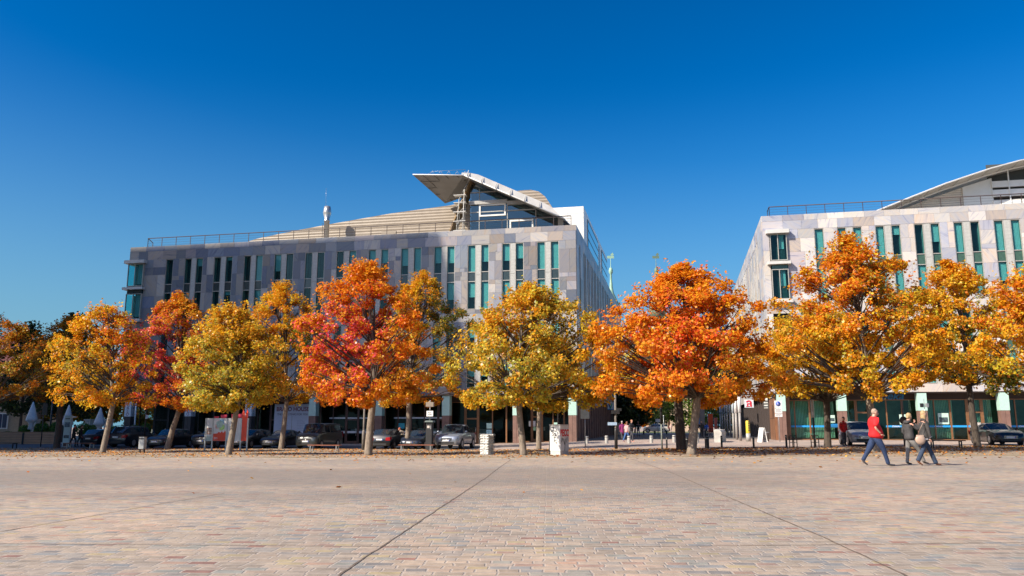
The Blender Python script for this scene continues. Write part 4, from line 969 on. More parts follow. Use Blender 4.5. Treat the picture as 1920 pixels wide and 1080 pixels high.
T('brown twiggy tree on the lawn above the pale parked car', (1224, 806), (1224, 785), 1205, 1246, 725, 792, 'darkgreen', seed=28, n=2500, leaf=.2, dfix=170, cluster=1.1, ncl=36, spread=1.5, **bt)
T('large green tree at the end of the street, above the bicycles', (1352, 808), (1352, 790), 1300, 1420, 640, 796, 'green', [(1340, 740, 60, OLIV, .35)], seed=29, n=9500, leaf=.27, dfix=140, cluster=1.3, ncl=90, spread=1.6, **bt)
T('green tree behind the far lawn, right of the dark trunk', (1298, 806), (1298, 790), 1278, 1330, 690, 798, 'green', seed=30, n=4500, leaf=.26, dfix=165, cluster=1.2, ncl=55, spread=1.5, **bt)
# ------------------------------------------------------------------ far church with green domes, terrace houses, cathedral that shades the left facade
BRICK = mat('orange tan brick', (.42, .26, .17), .85, var=.22, scale=1.5)
COPG = mat('green copper', (.27, .43, .31), .6, var=.15, scale=1)
def fpt(px, d): r = ray(px, 800); return Vector((r[0] * d, r[1] * d, 0))
CH = empty('church', fpt(1278, 205), 0, 'orange brick church with two green copper domes at the far end of the street', 'church')
def place(px, d=205): return fpt(px, d) - CH.location
m = MB(); a, b = place(1228).x, place(1318).x; m.box(a, b, 0, 14, -1, 15); m.build('wall', BRICK, CH)
m = MB(); m.prism_y([(a - .3, 15), (b + .3, 15), ((a + b) / 2, 19.5)], 0, 14); m.build('roof', mat('red brown roof tiles', (.22, .09, .06), .8), CH)
m = MB()
for i in range(7): x = a + (b - a) * (i + .5) / 7; m.box(x - .55, x + .55, -.9, 0, -1, 13.5)
m.build('buttress', mat('pale stone buttress', (.52, .4, .28), .8), CH)
for i in range(6):
    x = a + (b - a) * (i + 1) / 7; m = MB(); m.prism_y([(x - .5, 4), (x + .5, 4), (x + .5, 9.5), (x, 10.8), (x - .5, 9.5)], -.06, 0); m.build('window', DARKIN, CH)
for px, ztip in ((1151.5, 46.5), (1239.5, 46.0)):
    c = place(px); m = MB(); m.box(c.x - 1.9, c.x + 1.9, -1.9, 1.9, 15 if px > 1200 else -1, 26); m.build('tower', BRICK, CH)
    m = MB(); m.lathe([(2.3, 26), (2.4, 26.3), (1.6, 26.6), (1.5, 29.6), (2.1, 29.9), (2.3, 31.2), (2.1, 32.8), (1.4, 34.4), (.7, 36), (.42, 37.5), (.38, 38.6), (.3, 39), (.25, 41), (.5, 41.4), (.55, 42), (.4, 42.6), (.1, 42.9), (.05, 45.6)], 14, c=(c.x, 0)); m.box(c.x - .9, c.x + .9, -.05, .05, 45.3, 46.0); m.prism_y([(c.x + .2, 46), (c.x + .9, 46.2), (c.x + .6, 46.9), (c.x, 46.4)], -.04, .04); m.build('dome', COPG if px < 1200 else mat('dark weathered copper', (.13, .19, .13), .6), CH)
# far buildings closing the view along the cross street
m = None
HS = empty('house', fpt(24, 96), math.radians(12), 'beige house with a steep dark red roof at the left picture edge', 'house')
m = MB(); m.box(-16, 2.2, 0, 12, -1, 7.2); m.build('wall', mat('beige render', (.46, .38, .28), .85), HS)
m = MB(); m.slab([(-16.6, -.5, 7.0), (3.0, -.5, 7.0), (-1.8, 6, 12.5), (-16.6, 6, 12.5)], (0, .1, .3)); m.slab([(3.0, -.5, 7.0), (3.0, 12.5, 7.0), (-1.8, 6, 12.5)], (-.1, 0, .3)); m.slab([(-16.6, 12.5, 7), (3.0, 12.5, 7.0), (-1.8, 6, 12.5), (-16.6, 6, 12.5)], (0, 0, .3)); m.build('roof', mat('dark red roof tiles', (.10, .022, .02), .7), HS)
for x in (-13, -10, -7, -4, -1.2):
    for z in (1.0, 4.2):
        f = MB(); f.box(x - .65, x + .65, -.08, .02, z, z + 1.9); o = f.build('window', WHITE, HS); p = MB(); p.box(x - .5, x - .04, -.1, -.085, z + .14, z + 1.76); p.box(x + .04, x + .5, -.1, -.085, z + .14, z + 1.76); p.build('pane', mat('dim blue pane', (.08, .1, .14), .1), o)
m = MB(); m.box(-6.2, -5.0, -.1, .02, -.6, .9); m.build('door', mat('grey door', (.3, .3, .3), .6), HS)
# cathedral outside the frame on the left: its ridge and hipped end are shaped to throw the shade on the left half of the facade
def back(s, off, z, t): d = Vector((SUN.dot(E1), SUN.dot(E2), SUN.z)); d /= abs(d.z); return Vector((s, off, z)) - d * t
CA = empty('cathedral', fw(0, 0), -PHI, 'tall grey stone cathedral outside the picture whose shade lies on the office block', 'church')
t_ = 52.0
e1 = back(-23.0, 0, 20.35, t_)
rz = e1.z; wd = 5
SMT = mat('grey sandstone', (.38, .35, .31), .85)
x1 = e1.x; zl = rz - 9.5; hx = -1.2
m = MB(); m.box(x1 - 62, x1 + hx - .3, e1.y - wd, e1.y + wd, -1, zl); m.build('wall', SMT, CA)
m = MB()
A0, A1 = (x1 - 62, e1.y, rz), (x1, e1.y, rz); c = [(x1 - 62, e1.y - wd, zl), (x1 + hx, e1.y - wd, zl), (x1 + hx, e1.y + wd, zl), (x1 - 62, e1.y + wd, zl)]
m.add([A0, A1] + c, [(2, 3, 1, 0), (3, 4, 1), (4, 5, 0, 1), (5, 2, 0)]); m.build('roof', mat('grey green roof sheet', (.28, .33, .3), .6), CA)
for i in range(8):
    x = x1 - 58 + i * 8; w_ = MB(); w_.prism_y([(x - 1.4, 8), (x + 1.4, 8), (x + 1.4, 24), (x, 28), (x - 1.4, 24)], e1.y - wd - .1, e1.y - wd + .1); w_.build('window', DARKIN, CA)
    w_ = MB(); w_.box(x + 3, x + 5, e1.y - wd - 2, e1.y - wd, -1, 30); w_.build('buttress', SMT, CA)
# ------------------------------------------------------------------ cars
CGLASS = mat('dark car glass', (.02, .028, .035), .06, spec=.8); TYRE = mat('tyre rubber', (.02, .02, .02), .85); RIM = mat('alloy rim', (.5, .5, .5), .3, .8)
HEADL = mat('headlight glass', (.62, .66, .7), .12, .3, spec=.9); TAILL = mat('red tail light', (.35, .01, .015), .2); CHROME = mat('chrome', (.75, .75, .75), .15, 1.0)
PLATE = mat('white licence plate', (.75, .76, .76), .5); EUB = mat('blue plate strip', (.02, .08, .5), .5); CPLAST = mat('black car plastic', (.025, .025, .027), .5)
def paint(name, c, metal=.35): return mat(name, c, .32, metal, var=.03, coat=.8)
# stations: x fraction from the nose, half width factor, sill z, belt z, roof z (0 = none), roof half width factor
CARS = {
 'hatch': (4.3, 1.78, [(0, .62, .30, .50, 0, 0), (.015, .80, .22, .66, 0, 0), (.05, .93, .19, .76, 0, 0), (.13, 1, .19, .86, 0, 0), (.27, 1, .19, .97, 0, 0), (.43, 1, .19, .99, 1.46, .76), (.60, 1, .19, 1.0, 1.52, .78), (.82, 1, .19, 1.02, 1.47, .75), (.955, .97, .20, 1.04, 0, 0), (.985, .92, .24, .88, 0, 0), (1, .8, .34, .6, 0, 0)], (.26, .955), .32, (.19, .80)),
 'sedan': (4.75, 1.83, [(0, .62, .28, .46, 0, 0), (.015, .82, .2, .62, 0, 0), (.05, .94, .18, .72, 0, 0), (.14, 1, .18, .84, 0, 0), (.30, 1, .18, .93, 0, 0), (.46, 1, .18, .95, 1.38, .74), (.60, 1, .18, .97, 1.43, .75), (.76, 1, .18, .99, 1.33, .72), (.89, .98, .2, 1.02, 0, 0), (.975, .92, .24, .96, 0, 0), (1, .82, .34, .62, 0, 0)], (.29, .89), .33, (.185, .80)),
 'coupe': (4.9, 1.88, [(0, .60, .26, .48, 0, 0), (.015, .82, .18, .64, 0, 0), (.05, .95, .16, .74, 0, 0), (.14, 1, .16, .86, 0, 0), (.32, 1, .16, .93, 0, 0), (.48, .99, .16, .97, 1.36, .70), (.60, .99, .16, .98, 1.40, .71), (.76, .99, .16, 1.0, 1.29, .66), (.92, .97, .2, .99, 0, 0), (.98, .9, .24, .88, 0, 0), (1, .8, .34, .6, 0, 0)], (.31, .92), .35, (.185, .80)),
 'suv': (4.9, 1.94, [(0, .66, .36, .62, 0, 0), (.012, .84, .27, .82, 0, 0), (.04, .95, .24, .95, 0, 0), (.12, 1, .24, 1.04, 0, 0), (.26, 1, .24, 1.13, 0, 0), (.40, 1, .24, 1.15, 1.66, .78), (.58, 1, .24, 1.16, 1.72, .79), (.85, 1, .24, 1.18, 1.68, .77), (.965, .98, .26, 1.16, 0, 0), (.99, .93, .3, 1.0, 0, 0), (1, .86, .4, .7, 0, 0)], (.25, .965), .38, (.185, .795)),
 'estate': (4.8, 1.84, [(0, .62, .28, .46, 0, 0), (.015, .82, .2, .64, 0, 0), (.05, .94, .18, .74, 0, 0), (.14, 1, .18, .86, 0, 0), (.28, 1, .18, .95, 0, 0), (.43, 1, .18, .97, 1.42, .75), (.60, 1, .18, .99, 1.47, .77), (.86, 1, .18, 1.0, 1.43, .75), (.965, .97, .2, 1.0, 0, 0), (.99, .92, .24, .86, 0, 0), (1, .84, .34, .6, 0, 0)], (.27, .965), .33, (.185, .80)),
 'van': (4.9, 1.9, [(0, .70, .34, .60, 0, 0), (.012, .86, .24, .84, 0, 0), (.035, .96, .22, .98, 0, 0), (.10, 1, .22, 1.10, 0, 0), (.155, 1, .22, 1.16, 0, 0), (.31, 1, .22, 1.18, 1.90, .86), (.5, 1, .22, 1.18, 1.96, .87), (.93, 1, .22, 1.18, 1.93, .86), (.985, .99, .24, 1.2, 0, 0), (.995, .97, .28, 1.1, 0, 0), (1, .93, .36, .7, 0, 0)], (.15, .985), .34, (.17, .79)),
 'pickup': (5.2, 1.95, [(0, .66, .42, .70, 0, 0), (.012, .85, .34, .88, 0, 0), (.04, .96, .32, 1.0, 0, 0), (.12, 1, .32, 1.09, 0, 0), (.25, 1, .32, 1.16, 0, 0), (.37, 1, .32, 1.17, 1.76, .79), (.50, 1, .32, 1.18, 1.82, .80), (.61, 1, .32, 1.18, 1.79, .79), (.65, 1, .32, 1.18, 0, 0), (.97, 1, .34, 1.16, 0, 0), (1, .97, .4, 1.12, 0, 0)], (.24, .65), .39, (.185, .80)),
}
def make_car(kind, pmat, label, px, py, face=-1, turn=0.0, cat='car', rails=False, group=None, plates=True, dots=None):
    """face -1: nose towards the square; +1: tail towards it. px,py = ground pixel under the end nearest the camera"""
    L, W, st, (gx0, gx1), wr, wx = CARS[kind]
    hd = E2 * face; ang = math.atan2(hd.y, hd.x) + turn; hdv = Vector((math.cos(ang), math.sin(ang), 0))
    near = ground(px, py); ctr = near - hdv * (L / 2) if face < 0 else near + hdv * (L / 2)
    ctr.z = g(ctr.x, ctr.y) + .012
    root = empty({'van': 'parked_van', 'pickup': 'pickup_truck'}.get(kind, 'parked_car'), ctr, ang, label, cat, group or 'vehicles parked around the square')
    hw = W / 2; rings = []
    for (fx, wf, zs, zb, zr, rf) in st:
        x = L / 2 - fx * L; w = hw * wf; m_ = zs + (zb - zs) * .5
        if not zr: zr2, r = zb + .035 * wf, w * .62
        else: zr2, r = zr, hw * rf
        half = [(0, zs), (w * .86, zs), (w * .97, zs + .10), (w, m_), (w * .985, m_ + (zb - m_) * .6), (w * .95, zb), (r, zr2 - (.07 if zr else .012)), (r * .82, zr2 - (.015 if zr else 0)), (0, zr2 + .02)]
        rings.append([(x, y, z) for y, z in half] + [(x, -y, z) for y, z in reversed(half[1:-1])])
    n = len(rings[0]); body = MB(); gl = {'windscreen': MB(), 'side_window': MB(), 'rear_window': MB()}
    gi = [i for i, s in enumerate(st) if s[4]]; i0, i1 = gi[0] - 1, gi[-1]
    for i in range(len(st) - 1):
        for k in range(n):
            q = [rings[i][k], rings[i][(k + 1) % n], rings[i + 1][(k + 1) % n], rings[i + 1][k]]
            seg = k if k < 8 else n - 1 - k
            if i0 <= i <= i1 and (seg == 5 or (seg in (6, 7) and i in (i0, i1))):
                if seg == 5:
                    if kind == 'pickup' and i == i1: body.add(q, [(0, 1, 2, 3)], 0, True); continue
                    body.add(q, [(0, 1, 2, 3)], 1, True)
                    if i in (i0, i1):
                        c_ = sum((Vector(p) for p in q), Vector()) / 4; gq = [Vector(p).lerp(c_, .22) + Vector((0, .012 if q[0][1] > 0 else -.012, .004)) for p in q]
                    else:
                        a_, b_ = .06, .06; P = [Vector(p) for p in q]; gq = [P[0].lerp(P[1], .1), P[0].lerp(P[1], .88), P[3].lerp(P[2], .88), P[3].lerp(P[2], .1)]
                        gq = [gq[0].lerp(gq[3], a_), gq[1].lerp(gq[2], a_), gq[2].lerp(gq[1], b_), gq[3].lerp(gq[0], b_)]; gq = [p + Vector((0, .01 if q[0][1] > 0 else -.01, .004)) for p in gq]
                    gl['side_window'].add(gq, [(0, 1, 2, 3)], 0, False)
                else:
                    nm = 'windscreen' if i == i0 else 'rear_window'
                    gl[nm].add(q, [(0, 1, 2, 3)], 0, True)
            else: body.add(q, [(0, 1, 2, 3)], 0, True)
    body.add(rings[0], [tuple(range(n))], 0); body.add(rings[-1], [tuple(range(n - 1, -1, -1))], 0)
    bm_ = body.mesh('body', [pmat, CPLAST])
    import bmesh
    b = bmesh.new(); b.from_mesh(bm_); bmesh.ops.remove_doubles(b, verts=b.verts, dist=.0005); bmesh.ops.recalc_face_normals(b, faces=b.faces); b.to_mesh(bm_); b.free(); bm_.set_sharp_from_angle(angle=math.radians(38))
    link('body', bm_, root)
    for nm in gl:
        if gl[nm].f and not (kind == 'pickup' and nm == 'rear_window' and False):
            if nm == 'side_window':
                for sgn in (1, -1):
                    m = MB()
                    for f in gl[nm].f:
                        P = [gl[nm].v[i] for i in f]
                        if P[0][1] * sgn > 0: m.add(P, [tuple(range(len(P)))])
                    m.build(nm, CGLASS, root)
            else: gl[nm].build(nm, CGLASS, root)
    # wheels
    for fx in wx:
        for sgn in (1, -1):
            x = L / 2 - fx * L; ya = sgn * (hw * .985); arch = MB(); vs = []
            N = 16; vs = [(x + (wr + .06) * math.cos(2 * PI * k / N), sgn * (hw + .004), wr + (wr + .06) * math.sin(2 * PI * k / N)) for k in range(N)]; vs = [(a, b_, max(c, .2)) for a, b_, c in vs]
            arch.add(vs, [tuple(range(N))]); arch.build('wheel_arch', CPLAST, root)
            wh = empty('wheel', (x, sgn * (hw - .10), wr)); wh.parent = root; wh.rotation_euler = (PI / 2, 0, 0)
            t = MB(); t.lathe([(wr * .62, -.115), (wr * .93, -.115), (wr, -.08), (wr, .08), (wr * .93, .115), (wr * .62, .115)], 20); t.build('tyre', TYRE, wh)
            r = MB(); rr = wr * .63; zc = .118 * -sgn
            r.lathe([(rr, -.10), (rr, .10)], 18, 1)
            for k in range(5):
                a = 2 * PI * k / 5; ca, sa = math.cos(a), math.sin(a)
                r.add([(rr * .1 * -sa + .04 * ca, rr * .1 * ca + .04 * sa, zc), (rr * .97 * ca - .055 * sa, rr * .97 * sa + .055 * ca, zc), (rr * .97 * ca + .055 * sa, rr * .97 * sa - .055 * ca, zc), (rr * .1 * sa + .04 * ca, -rr * .1 * ca + .04 * sa, zc)], [(0, 1, 2, 3)])
            r.lathe([(rr * .95, zc * .98), (rr, zc * 1.0), (rr * 1.02, zc * .9)], 18, 0); r.lathe([(.06, zc * .9), (.06, zc * 1.03)], 10, 0)
            r.build('rim', [RIM, CPLAST], wh)
    # lights, grille, plates, bumpers, mirrors, handles, door seams
    nose = L / 2; zb = st[2][3]; zl = st[1][3] - .03
    big = kind in ('van', 'suv', 'pickup')
    for sgn in (1, -1):
        m = MB(); y0, y1 = sgn * hw * .52, sgn * hw * .90; xa = nose - .012 * L; h = .16 if not big else .2
        m.add([(xa + .035, y0, zl - h), (xa - .10, y1, zl - h + .02), (xa - .20, y1 * 1.025, zl + .05), (xa - .05, y0, zl - .015), (xa - .1, y0, zl - h), (xa - .3, y1 * .9, zl - h + .02), (xa - .3, y1 * .9, zl + .04), (xa - .1, y0, zl - .02)], [(0, 1, 2, 3), (0, 4, 5, 1), (1, 5, 6, 2), (2, 6, 7, 3), (3, 7, 4, 0)]); m.build('headlight', HEADL, root)
        tl = st[-2][3] - .02; m = MB(); xb = -L / 2
        if kind == 'van': m.box(xb + .0, xb + .12, min(sgn * hw * .86, sgn * hw * .985), max(sgn * hw * .86, sgn * hw * .985), .85, 1.3)
        else: m.add([(xb - .012, sgn * hw * .55, tl - .22), (xb + .03, sgn * hw * .93, tl - .22), (xb + .22, sgn * hw * 1.005, tl - .06), (xb + .2, sgn * hw * 1.0, tl + .06), (xb + .02, sgn * hw * .92, tl + .04), (xb + .005, sgn * hw * .55, tl)], [(0, 1, 4, 5), (1, 2, 3, 4)])
        m.build('tail_light', TAILL, root)
        xm = L / 2 - (st[i0][0] + .05) * L; zm = st[i0][3] + .05; m = MB(); m.ball((xm, sgn * (hw + .10), zm + .06), (.10, .11, .085), 0, 8, 6); m.box(xm - .03, xm + .03, min(sgn * hw * .9, sgn * (hw + .06)), max(sgn * hw * .9, sgn * (hw + .06)), zm - .02, zm + .03); m.build('mirror', pmat if kind not in ('van',) else CPLAST, root)
        m = MB()
        for fx in ((.50, .70) if kind != 'pickup' else (.42, .56)): m.box(L / 2 - fx * L - .1, L / 2 - fx * L + .1, min(sgn * hw * .985, sgn * (hw + .015)), max(sgn * hw * .985, sgn * (hw + .015)), st[4][3] - .14, st[4][3] - .10)
        m.build('door_handle', pmat, root)
    m = MB(); m.box(nose - .02, nose + .012, -hw * .42, hw * .42, zl - .22, zl - .02, bev=.01); gr = m.build('grille', CPLAST, root)
    m = MB()
    for k in range(3): m.box(nose + .01, nose + .02, -hw * .42, hw * .42, zl - .19 + k * .07, zl - .175 + k * .07)
    m.lathe([(.055, 0), (.055, .02)], 12, c=(0, 0)); v0 = len(m.v) - 24
    for i in range(v0, len(m.v)): p = m.v[i]; m.v[i] = (nose + .012 + p[2], p[0], zl - .11 + p[1])
    m.build('grille_trim', CHROME, gr)
    for xx, sg in ((nose, 1), (-L / 2, -1)):
        m = MB(); z0 = st[0][2] + .02; m.box(min(xx - sg * .03, xx + sg * .012), max(xx - sg * .03, xx + sg * .012), -hw * .6, hw * .6, z0 - .04, z0 + .12); m.build('bumper', CPLAST, root)
        m = MB(); zp = z0 + .15 if sg > 0 else st[-2][3] - .22; zp = zp if sg > 0 or kind in ('hatch', 'suv', 'estate', 'van') else zp; xo = xx + sg * .022
        m.box(min(xo, xo + sg * .012), max(xo, xo + sg * .012), -.26, .26, zp, zp + .115); pl = m.build('licence_plate', PLATE, root)
        m = MB(); a_, b_ = (-.26, -.21) if sg < 0 else (.21, .26); m.box(min(xo + sg * .012, xo + sg * .014), max(xo + sg * .012, xo + sg * .014), a_, b_, zp + .003, zp + .112); m.build('plate_strip', EUB, pl)
    if rails:
        for sgn in (1, -1):
            m = MB(); zr = st[gi[1]][4]; m.tube([(L / 2 - .44 * L, sgn * hw * .72, zr - .05), (L / 2 - .46 * L, sgn * hw * .72, zr + .05), (L / 2 - .82 * L, sgn * hw * .72, zr + .03), (L / 2 - .84 * L, sgn * hw * .72, zr - .06)], .02, 6); m.build('roof_rail', CPLAST, root)
    if kind == 'pickup':
        m = MB(); m.tube([(-L * .13, hw * .88, 1.16), (-L * .16, hw * .66, 1.74), (-L * .16, -hw * .66, 1.74), (-L * .13, -hw * .88, 1.16)], .04, 8); m.tube([(-L * .16, hw * .66, 1.74), (-L * .27, hw * .86, 1.2)], .035, 6); m.tube([(-L * .16, -hw * .66, 1.74), (-L * .27, -hw * .86, 1.2)], .035, 6); m.build('sport_bar', BLACKM, root)
        m = MB(); m.box(-L / 2 + .1, -L * .16, -hw * .85, hw * .85, 1.19, 1.225); m.build('bed_cover', CPLAST, root)
    return root
PB = lambda: paint('black car paint', (.012, .013, .016)); PDB = paint('very dark blue paint', (.012, .02, .035)); PGR = paint('dark grey green paint', (.045, .052, .048)); PSV = paint('silver blue paint', (.32, .36, .42), .6)
make_car('estate', PDB, 'dark blue estate car seen from behind, mostly hidden by two people and a tree trunk', 164, 838.5, 1)
make_car('suv', PDB, 'large dark blue off-roader seen from behind with red lights, right of the golden tree trunk', 215, 839.5, 1, rails=True)
make_car('hatch', PB(), 'black hatchback behind the slanting trunk and the grey litter bin', 288, 841, -1)
make_car('suv', paint('dark blue grey paint', (.025, .032, .045)), 'dark off-roader with a large grille, half hidden by the notice boards', 374, 841, -1)
make_car('estate', PB(), 'black car wholly behind the notice boards, only its side windows showing right of them', 440, 841, -1)
make_car('sedan', PB(), 'black saloon with chrome grille between the notice boards and the van', 503, 841, -1)
make_car('van', PGR, 'dark grey green van with a big windscreen, behind the red topped bench', 572, 842, -1, cat='van')
make_car('hatch', PB(), 'black hatchback seen from behind with red lights, right of the tall pink red tree', 711, 842.5, 1)
make_car('sedan', PDB, 'dark saloon facing the square behind the golden tree and the ticket machine', 768, 842.5, -1)
make_car('pickup', PSV, 'silver blue pickup truck with a black bar behind its cab', 836, 843.5, -1, cat='pickup truck')
make_car('hatch', PSV, 'silver car partly behind the tallest tree trunk, a red shirted man at its side', 1624, 836.5, -1)
make_car('coupe', PB(), 'glossy black coupe at the right picture edge behind a curving trunk', 1897, 835.5, -1)
make_car('suv', paint('beige white paint', (.62, .58, .5), .2), 'pale beige off-roader crossing the far end of the street', 1206, 811.5, -1, turn=-PI / 2 - .0, group='vehicles at the far end of the street')
# ------------------------------------------------------------------ street furniture
WOODR = mat('red brown bench wood', (.25, .085, .045), .55, var=.2, scale=4); TERR = slat_mat('orange brown planks', (.55, .27, .14), .16, dark=.55, rough=.6)
def at(px, py): p = ground(px, py); return p
def H(px, py, top): return (py - top) / ppm(at(px, py))
# benches
def bench(px, py, w, label, red=True, rz=-PHI):
    p = at(px, py); r = empty('bench', p, rz, label, 'bench', 'flat benches without backrests')
    m = MB(); hw = w / 2
    for i in range(3): m.box(-hw, hw, -.24 + i * .165, -.095 + i * .165, .40, .45)
    m.build('seat', WOODR if red else mat('dark bench wood', (.06, .045, .04), .6), r)
    for s in (-1, 1):
        m = MB(); x = s * (hw - .22); m.box(x - .03, x + .03, -.22, -.16, 0, .36); m.box(x - .03, x + .03, .16, .22, 0, .36); m.box(x - .03, x + .03, -.22, .22, .36, .40); m.build('leg', GREYM if red else BLACKM, r)
bench(608, 846.5, 2.35, 'red topped bench with pale legs in front of the grey green van')
bench(781, 846, 2.55, 'long red bench beside the golden tree, ending below the pickup')
bench(150, 841.5, 2.5, 'brown bench before the info pillar, between two trunks at the left')
bench(8, 841, 2.3, 'dark bench cut off by the left picture edge before the wooden terrace', False)
bench(1775, 840.5, 1.9, 'dark bench at the right, behind the walking couple', False)
# litter bin
p = at(266, 849.5); r = empty('litter_bin', p, -.2, 'grey metal litter bin on two short legs left of the slanting trunk', 'bin')
m = MB(); m.box(-.2, .2, -.15, .15, .26, 1.0, bev=.03); m.build('bin_body', GREYM, r)
m = MB(); m.box(-.22, .22, -.17, .17, 1.0, 1.05, bev=.03); m.box(-.2, .2, -.155, -.15, .84, .93); m.build('lid', CPLAST, r)
for s in (-.15, .15): m = MB(); m.box(s - .03, s + .03, -.05, .05, 0, .26); m.build('leg', BLACKM, r)
# notice boards
p = at(423, 845.5); k = 1 / ppm(p); r = empty('notice_board', p, -PHI * .5, 'wide notice board of pale and red panels on five grey posts, behind the leaning trunk', 'notice board')
X = lambda px: (px - 423) * k
zt, zb = (845.5 - 785) * k, (845.5 - 827) * k
for px in (381.5, 395.5, 423.0, 451, 464): m = MB(); m.box(X(px) - .045, X(px) + .045, -.05, .05, 0, zt); m.build('post', GREYM, r)
BPALE = mat('pale board face', (.60, .60, .56), .5, var=.05); BRED = mat('orange red board', (.72, .06, .02), .5, var=.06); BGRN = mat('grey green board', (.34, .42, .38), .5)
m = MB(); m.box(X(383), X(394), -.03, .03, zb, zt); o = m.build('panel', BPALE, r)
m = MB(); m.box(X(383.4), X(393.6), -.036, -.031, zb + .02, zb + .32); m.build('panel_foot', BGRN, o)
m = MB(); [m.box(X(384) + i * .125, X(384) + i * .125 + .11, -.036, -.031, zb + .45 + j * .16, zb + .59 + j * .16) for i in range(3) for j in range(3)]; m.build('photo_grid', mat('small photos', (.28, .16, .12), .6, var=.9, scale=9), o)
m = MB(); m.box(X(397), X(421.5), -.03, .03, zb, zt); o = m.build('panel', BPALE, r)
m = MB(); zz = zb + .5
pl = [(X(397.2), zb + .01)]; pr = [(X(421.3), zb + .01), (X(421.3), zb + .62), (X(420), zb + .72), (X(418), zb + .6), (X(416), zb + .56), (X(414), zb + .68), (X(411), zb + .55), (X(408), zb + .64), (X(405), zb + .52), (X(397.2), zb + .5)]
m.prism_y(pl + pr, -.037, -.031); m.build('red_print', BRED, o)
for cx, cz, rr, cc in ((408, 1.15, .26, (.35, .5, .42)), (412, 1.32, .2, (.25, .45, .55)), (404, 1.0, .16, (.65, .35, .3)), (413, .95, .22, (.4, .62, .2)), (406, 1.35, .14, (.7, .6, .55))):
    m = MB(); n = 9; m.prism_y([(X(cx) + rr * (1 + .3 * math.sin(i * 2.4)) * math.cos(2 * PI * i / n), zb + cz + rr * math.sin(2 * PI * i / n)) for i in range(n)], -.036 - rr * .01, -.031); m.build('colour_print', mat('print %.2f' % cc[0], cc, .6, var=.3, scale=8), o)
text('201', .2, WHITE, o, (X(402.5), -.04, zb + .12), name='lettering')
m = MB(); m.box(X(424.5), X(449.5), -.03, .03, zb, zt); m.build('panel', BPALE, r)
m = MB(); m.box(X(452), X(463), -.035, .035, zb, zt + .12); m.prism_y([(X(452), zt + .12), (X(463), zt + .12), (X(463), zt + .45), (X(461.5), zt + .62), (X(460), zt + .4), (X(457), zt + .28), (X(455), zt + .55), (X(453.5), zt + .6), (X(452), zt + .35)], -.035, .035); o = m.build('panel', BRED, r)
text('1', .3, WHITE, o, (X(458), -.04, zt + .12), name='lettering')
for a, b, h in ((397, 406, .14), (410, 421.5, .26), (431, 437, .3), (441, 451.5, .32)):
    m = MB(); m.prism_y([(X(a), zt + .01), (X(b), zt + .01), (X(b), zt + h), (X((a + b) / 2), zt + h * .92), (X(a), zt + h * .97)], -.03, .03); m.build('top_sign', mat('crimson sign', (.55, .03, .07), .5, var=.25, scale=5), r)
# gabion
p = at(913, 853); r = empty('gabion_pillar', p, -.6, 'square pillar of pale stones in a wire cage left of the wide tree', 'gabion')
m = MB(); rd = random.Random(4)
m.box(-.24, .24, -.24, .24, .02, 1.03)
for j in range(8):
    for i in range(3):
        for face in range(4):
            c = (-.17 + i * .17 + rd.uniform(-.02, .02), -.235, .075 + j * .13 + rd.uniform(-.02, .02)); q = Matrix.Rotation(face * PI / 2, 3, 'Z') @ Vector(c)
            m.ball(q, (rd.uniform(.08, .1) if face % 2 == 0 else .05, .05 if face % 2 == 0 else rd.uniform(.08, .1), rd.uniform(.06, .072)), 0, 8, 5)
m.build('stone_fill', mat('pale gabion stone', (.56, .55, .52), .85, var=.3, scale=5), r)
m = MB()
for a in (-.29, 0, .29):
    for b_ in (-.29, .29): m.tube([(a, b_, 0), (a, b_, 1.07)], .008, 4); m.tube([(b_, a, 0), (b_, a, 1.07)], .008, 4)
for z in (.02, .3, .6, .85, 1.07): m.tube([(-.29, -.29, z), (.29, -.29, z), (.29, .29, z), (-.29, .29, z), (-.29, -.29, z)], .008, 4)
m.build('wire_cage', GREYM, r)
# graffiti cabinet
p = at(1049, 853.5); r = empty('electric_cabinet', p, -.72, 'white electric cabinet with black and red graffiti right of the wide tree', 'cabinet')
m = MB(); m.box(-.32, .32, -.34, .34, .22, 1.42, bev=.01); m.build('cabinet_body', mat('dirty white paint', (.66, .65, .62), .5, var=.12, scale=2.5), r)
m = MB(); m.box(-.30, .30, -.32, .32, 0, .215); m.build('plinth', mat('concrete', (.5, .49, .46), .8), r)
m = MB(); m.box(-.35, .35, -.37, .37, 1.42, 1.47, bev=.03); m.build('lid', mat('weathered lid', (.42, .4, .37), .7, var=.2), r)
SPR = mat('black spray', (.02, .02, .022), .6); SPD = mat('red spray', (.60, .02, .03), .55)
rd = random.Random(3)
def scrib(pts, w, material, name, parent, face='y', off=-.345):
    m = MB(); 
    for a, b in zip(pts, pts[1:]):
        if face == 'y': m.tube([(a[0], off, a[1]), (b[0], off, b[1])], w, 5)
        else: m.tube([(off, a[0], a[1]), (off, b[0], b[1])], w, 5)
    return m.build(name, material, parent)
gt = [[(-.22, 1.3), (-.05, 1.36), (-.12, 1.2), (-.25, 1.12), (-.02, 1.16)], [(-.16, 1.08), (-.1, .98), (.02, 1.05), (.05, .92), (-.2, .94)], [(-.1, .86), (.08, .84)], [(0, .9), (-.06, .7), (.1, .72)], [(-.08, .66), (.1, .62), (.06, .52)]]
gm = MB()
for st_ in gt:
    for a, b in zip(st_, st_[1:]): gm.tube([(a[0], -.343, a[1]), (b[0], -.343, b[1])], .013, 5)
gm.build('graffiti_tag', SPR, r)
text('BECC', .44, SPD, r, (.323, .0, .92), (PI / 2, 0, PI / 2), sx=.62, off=.02, name='red_graffiti')
gm = MB()
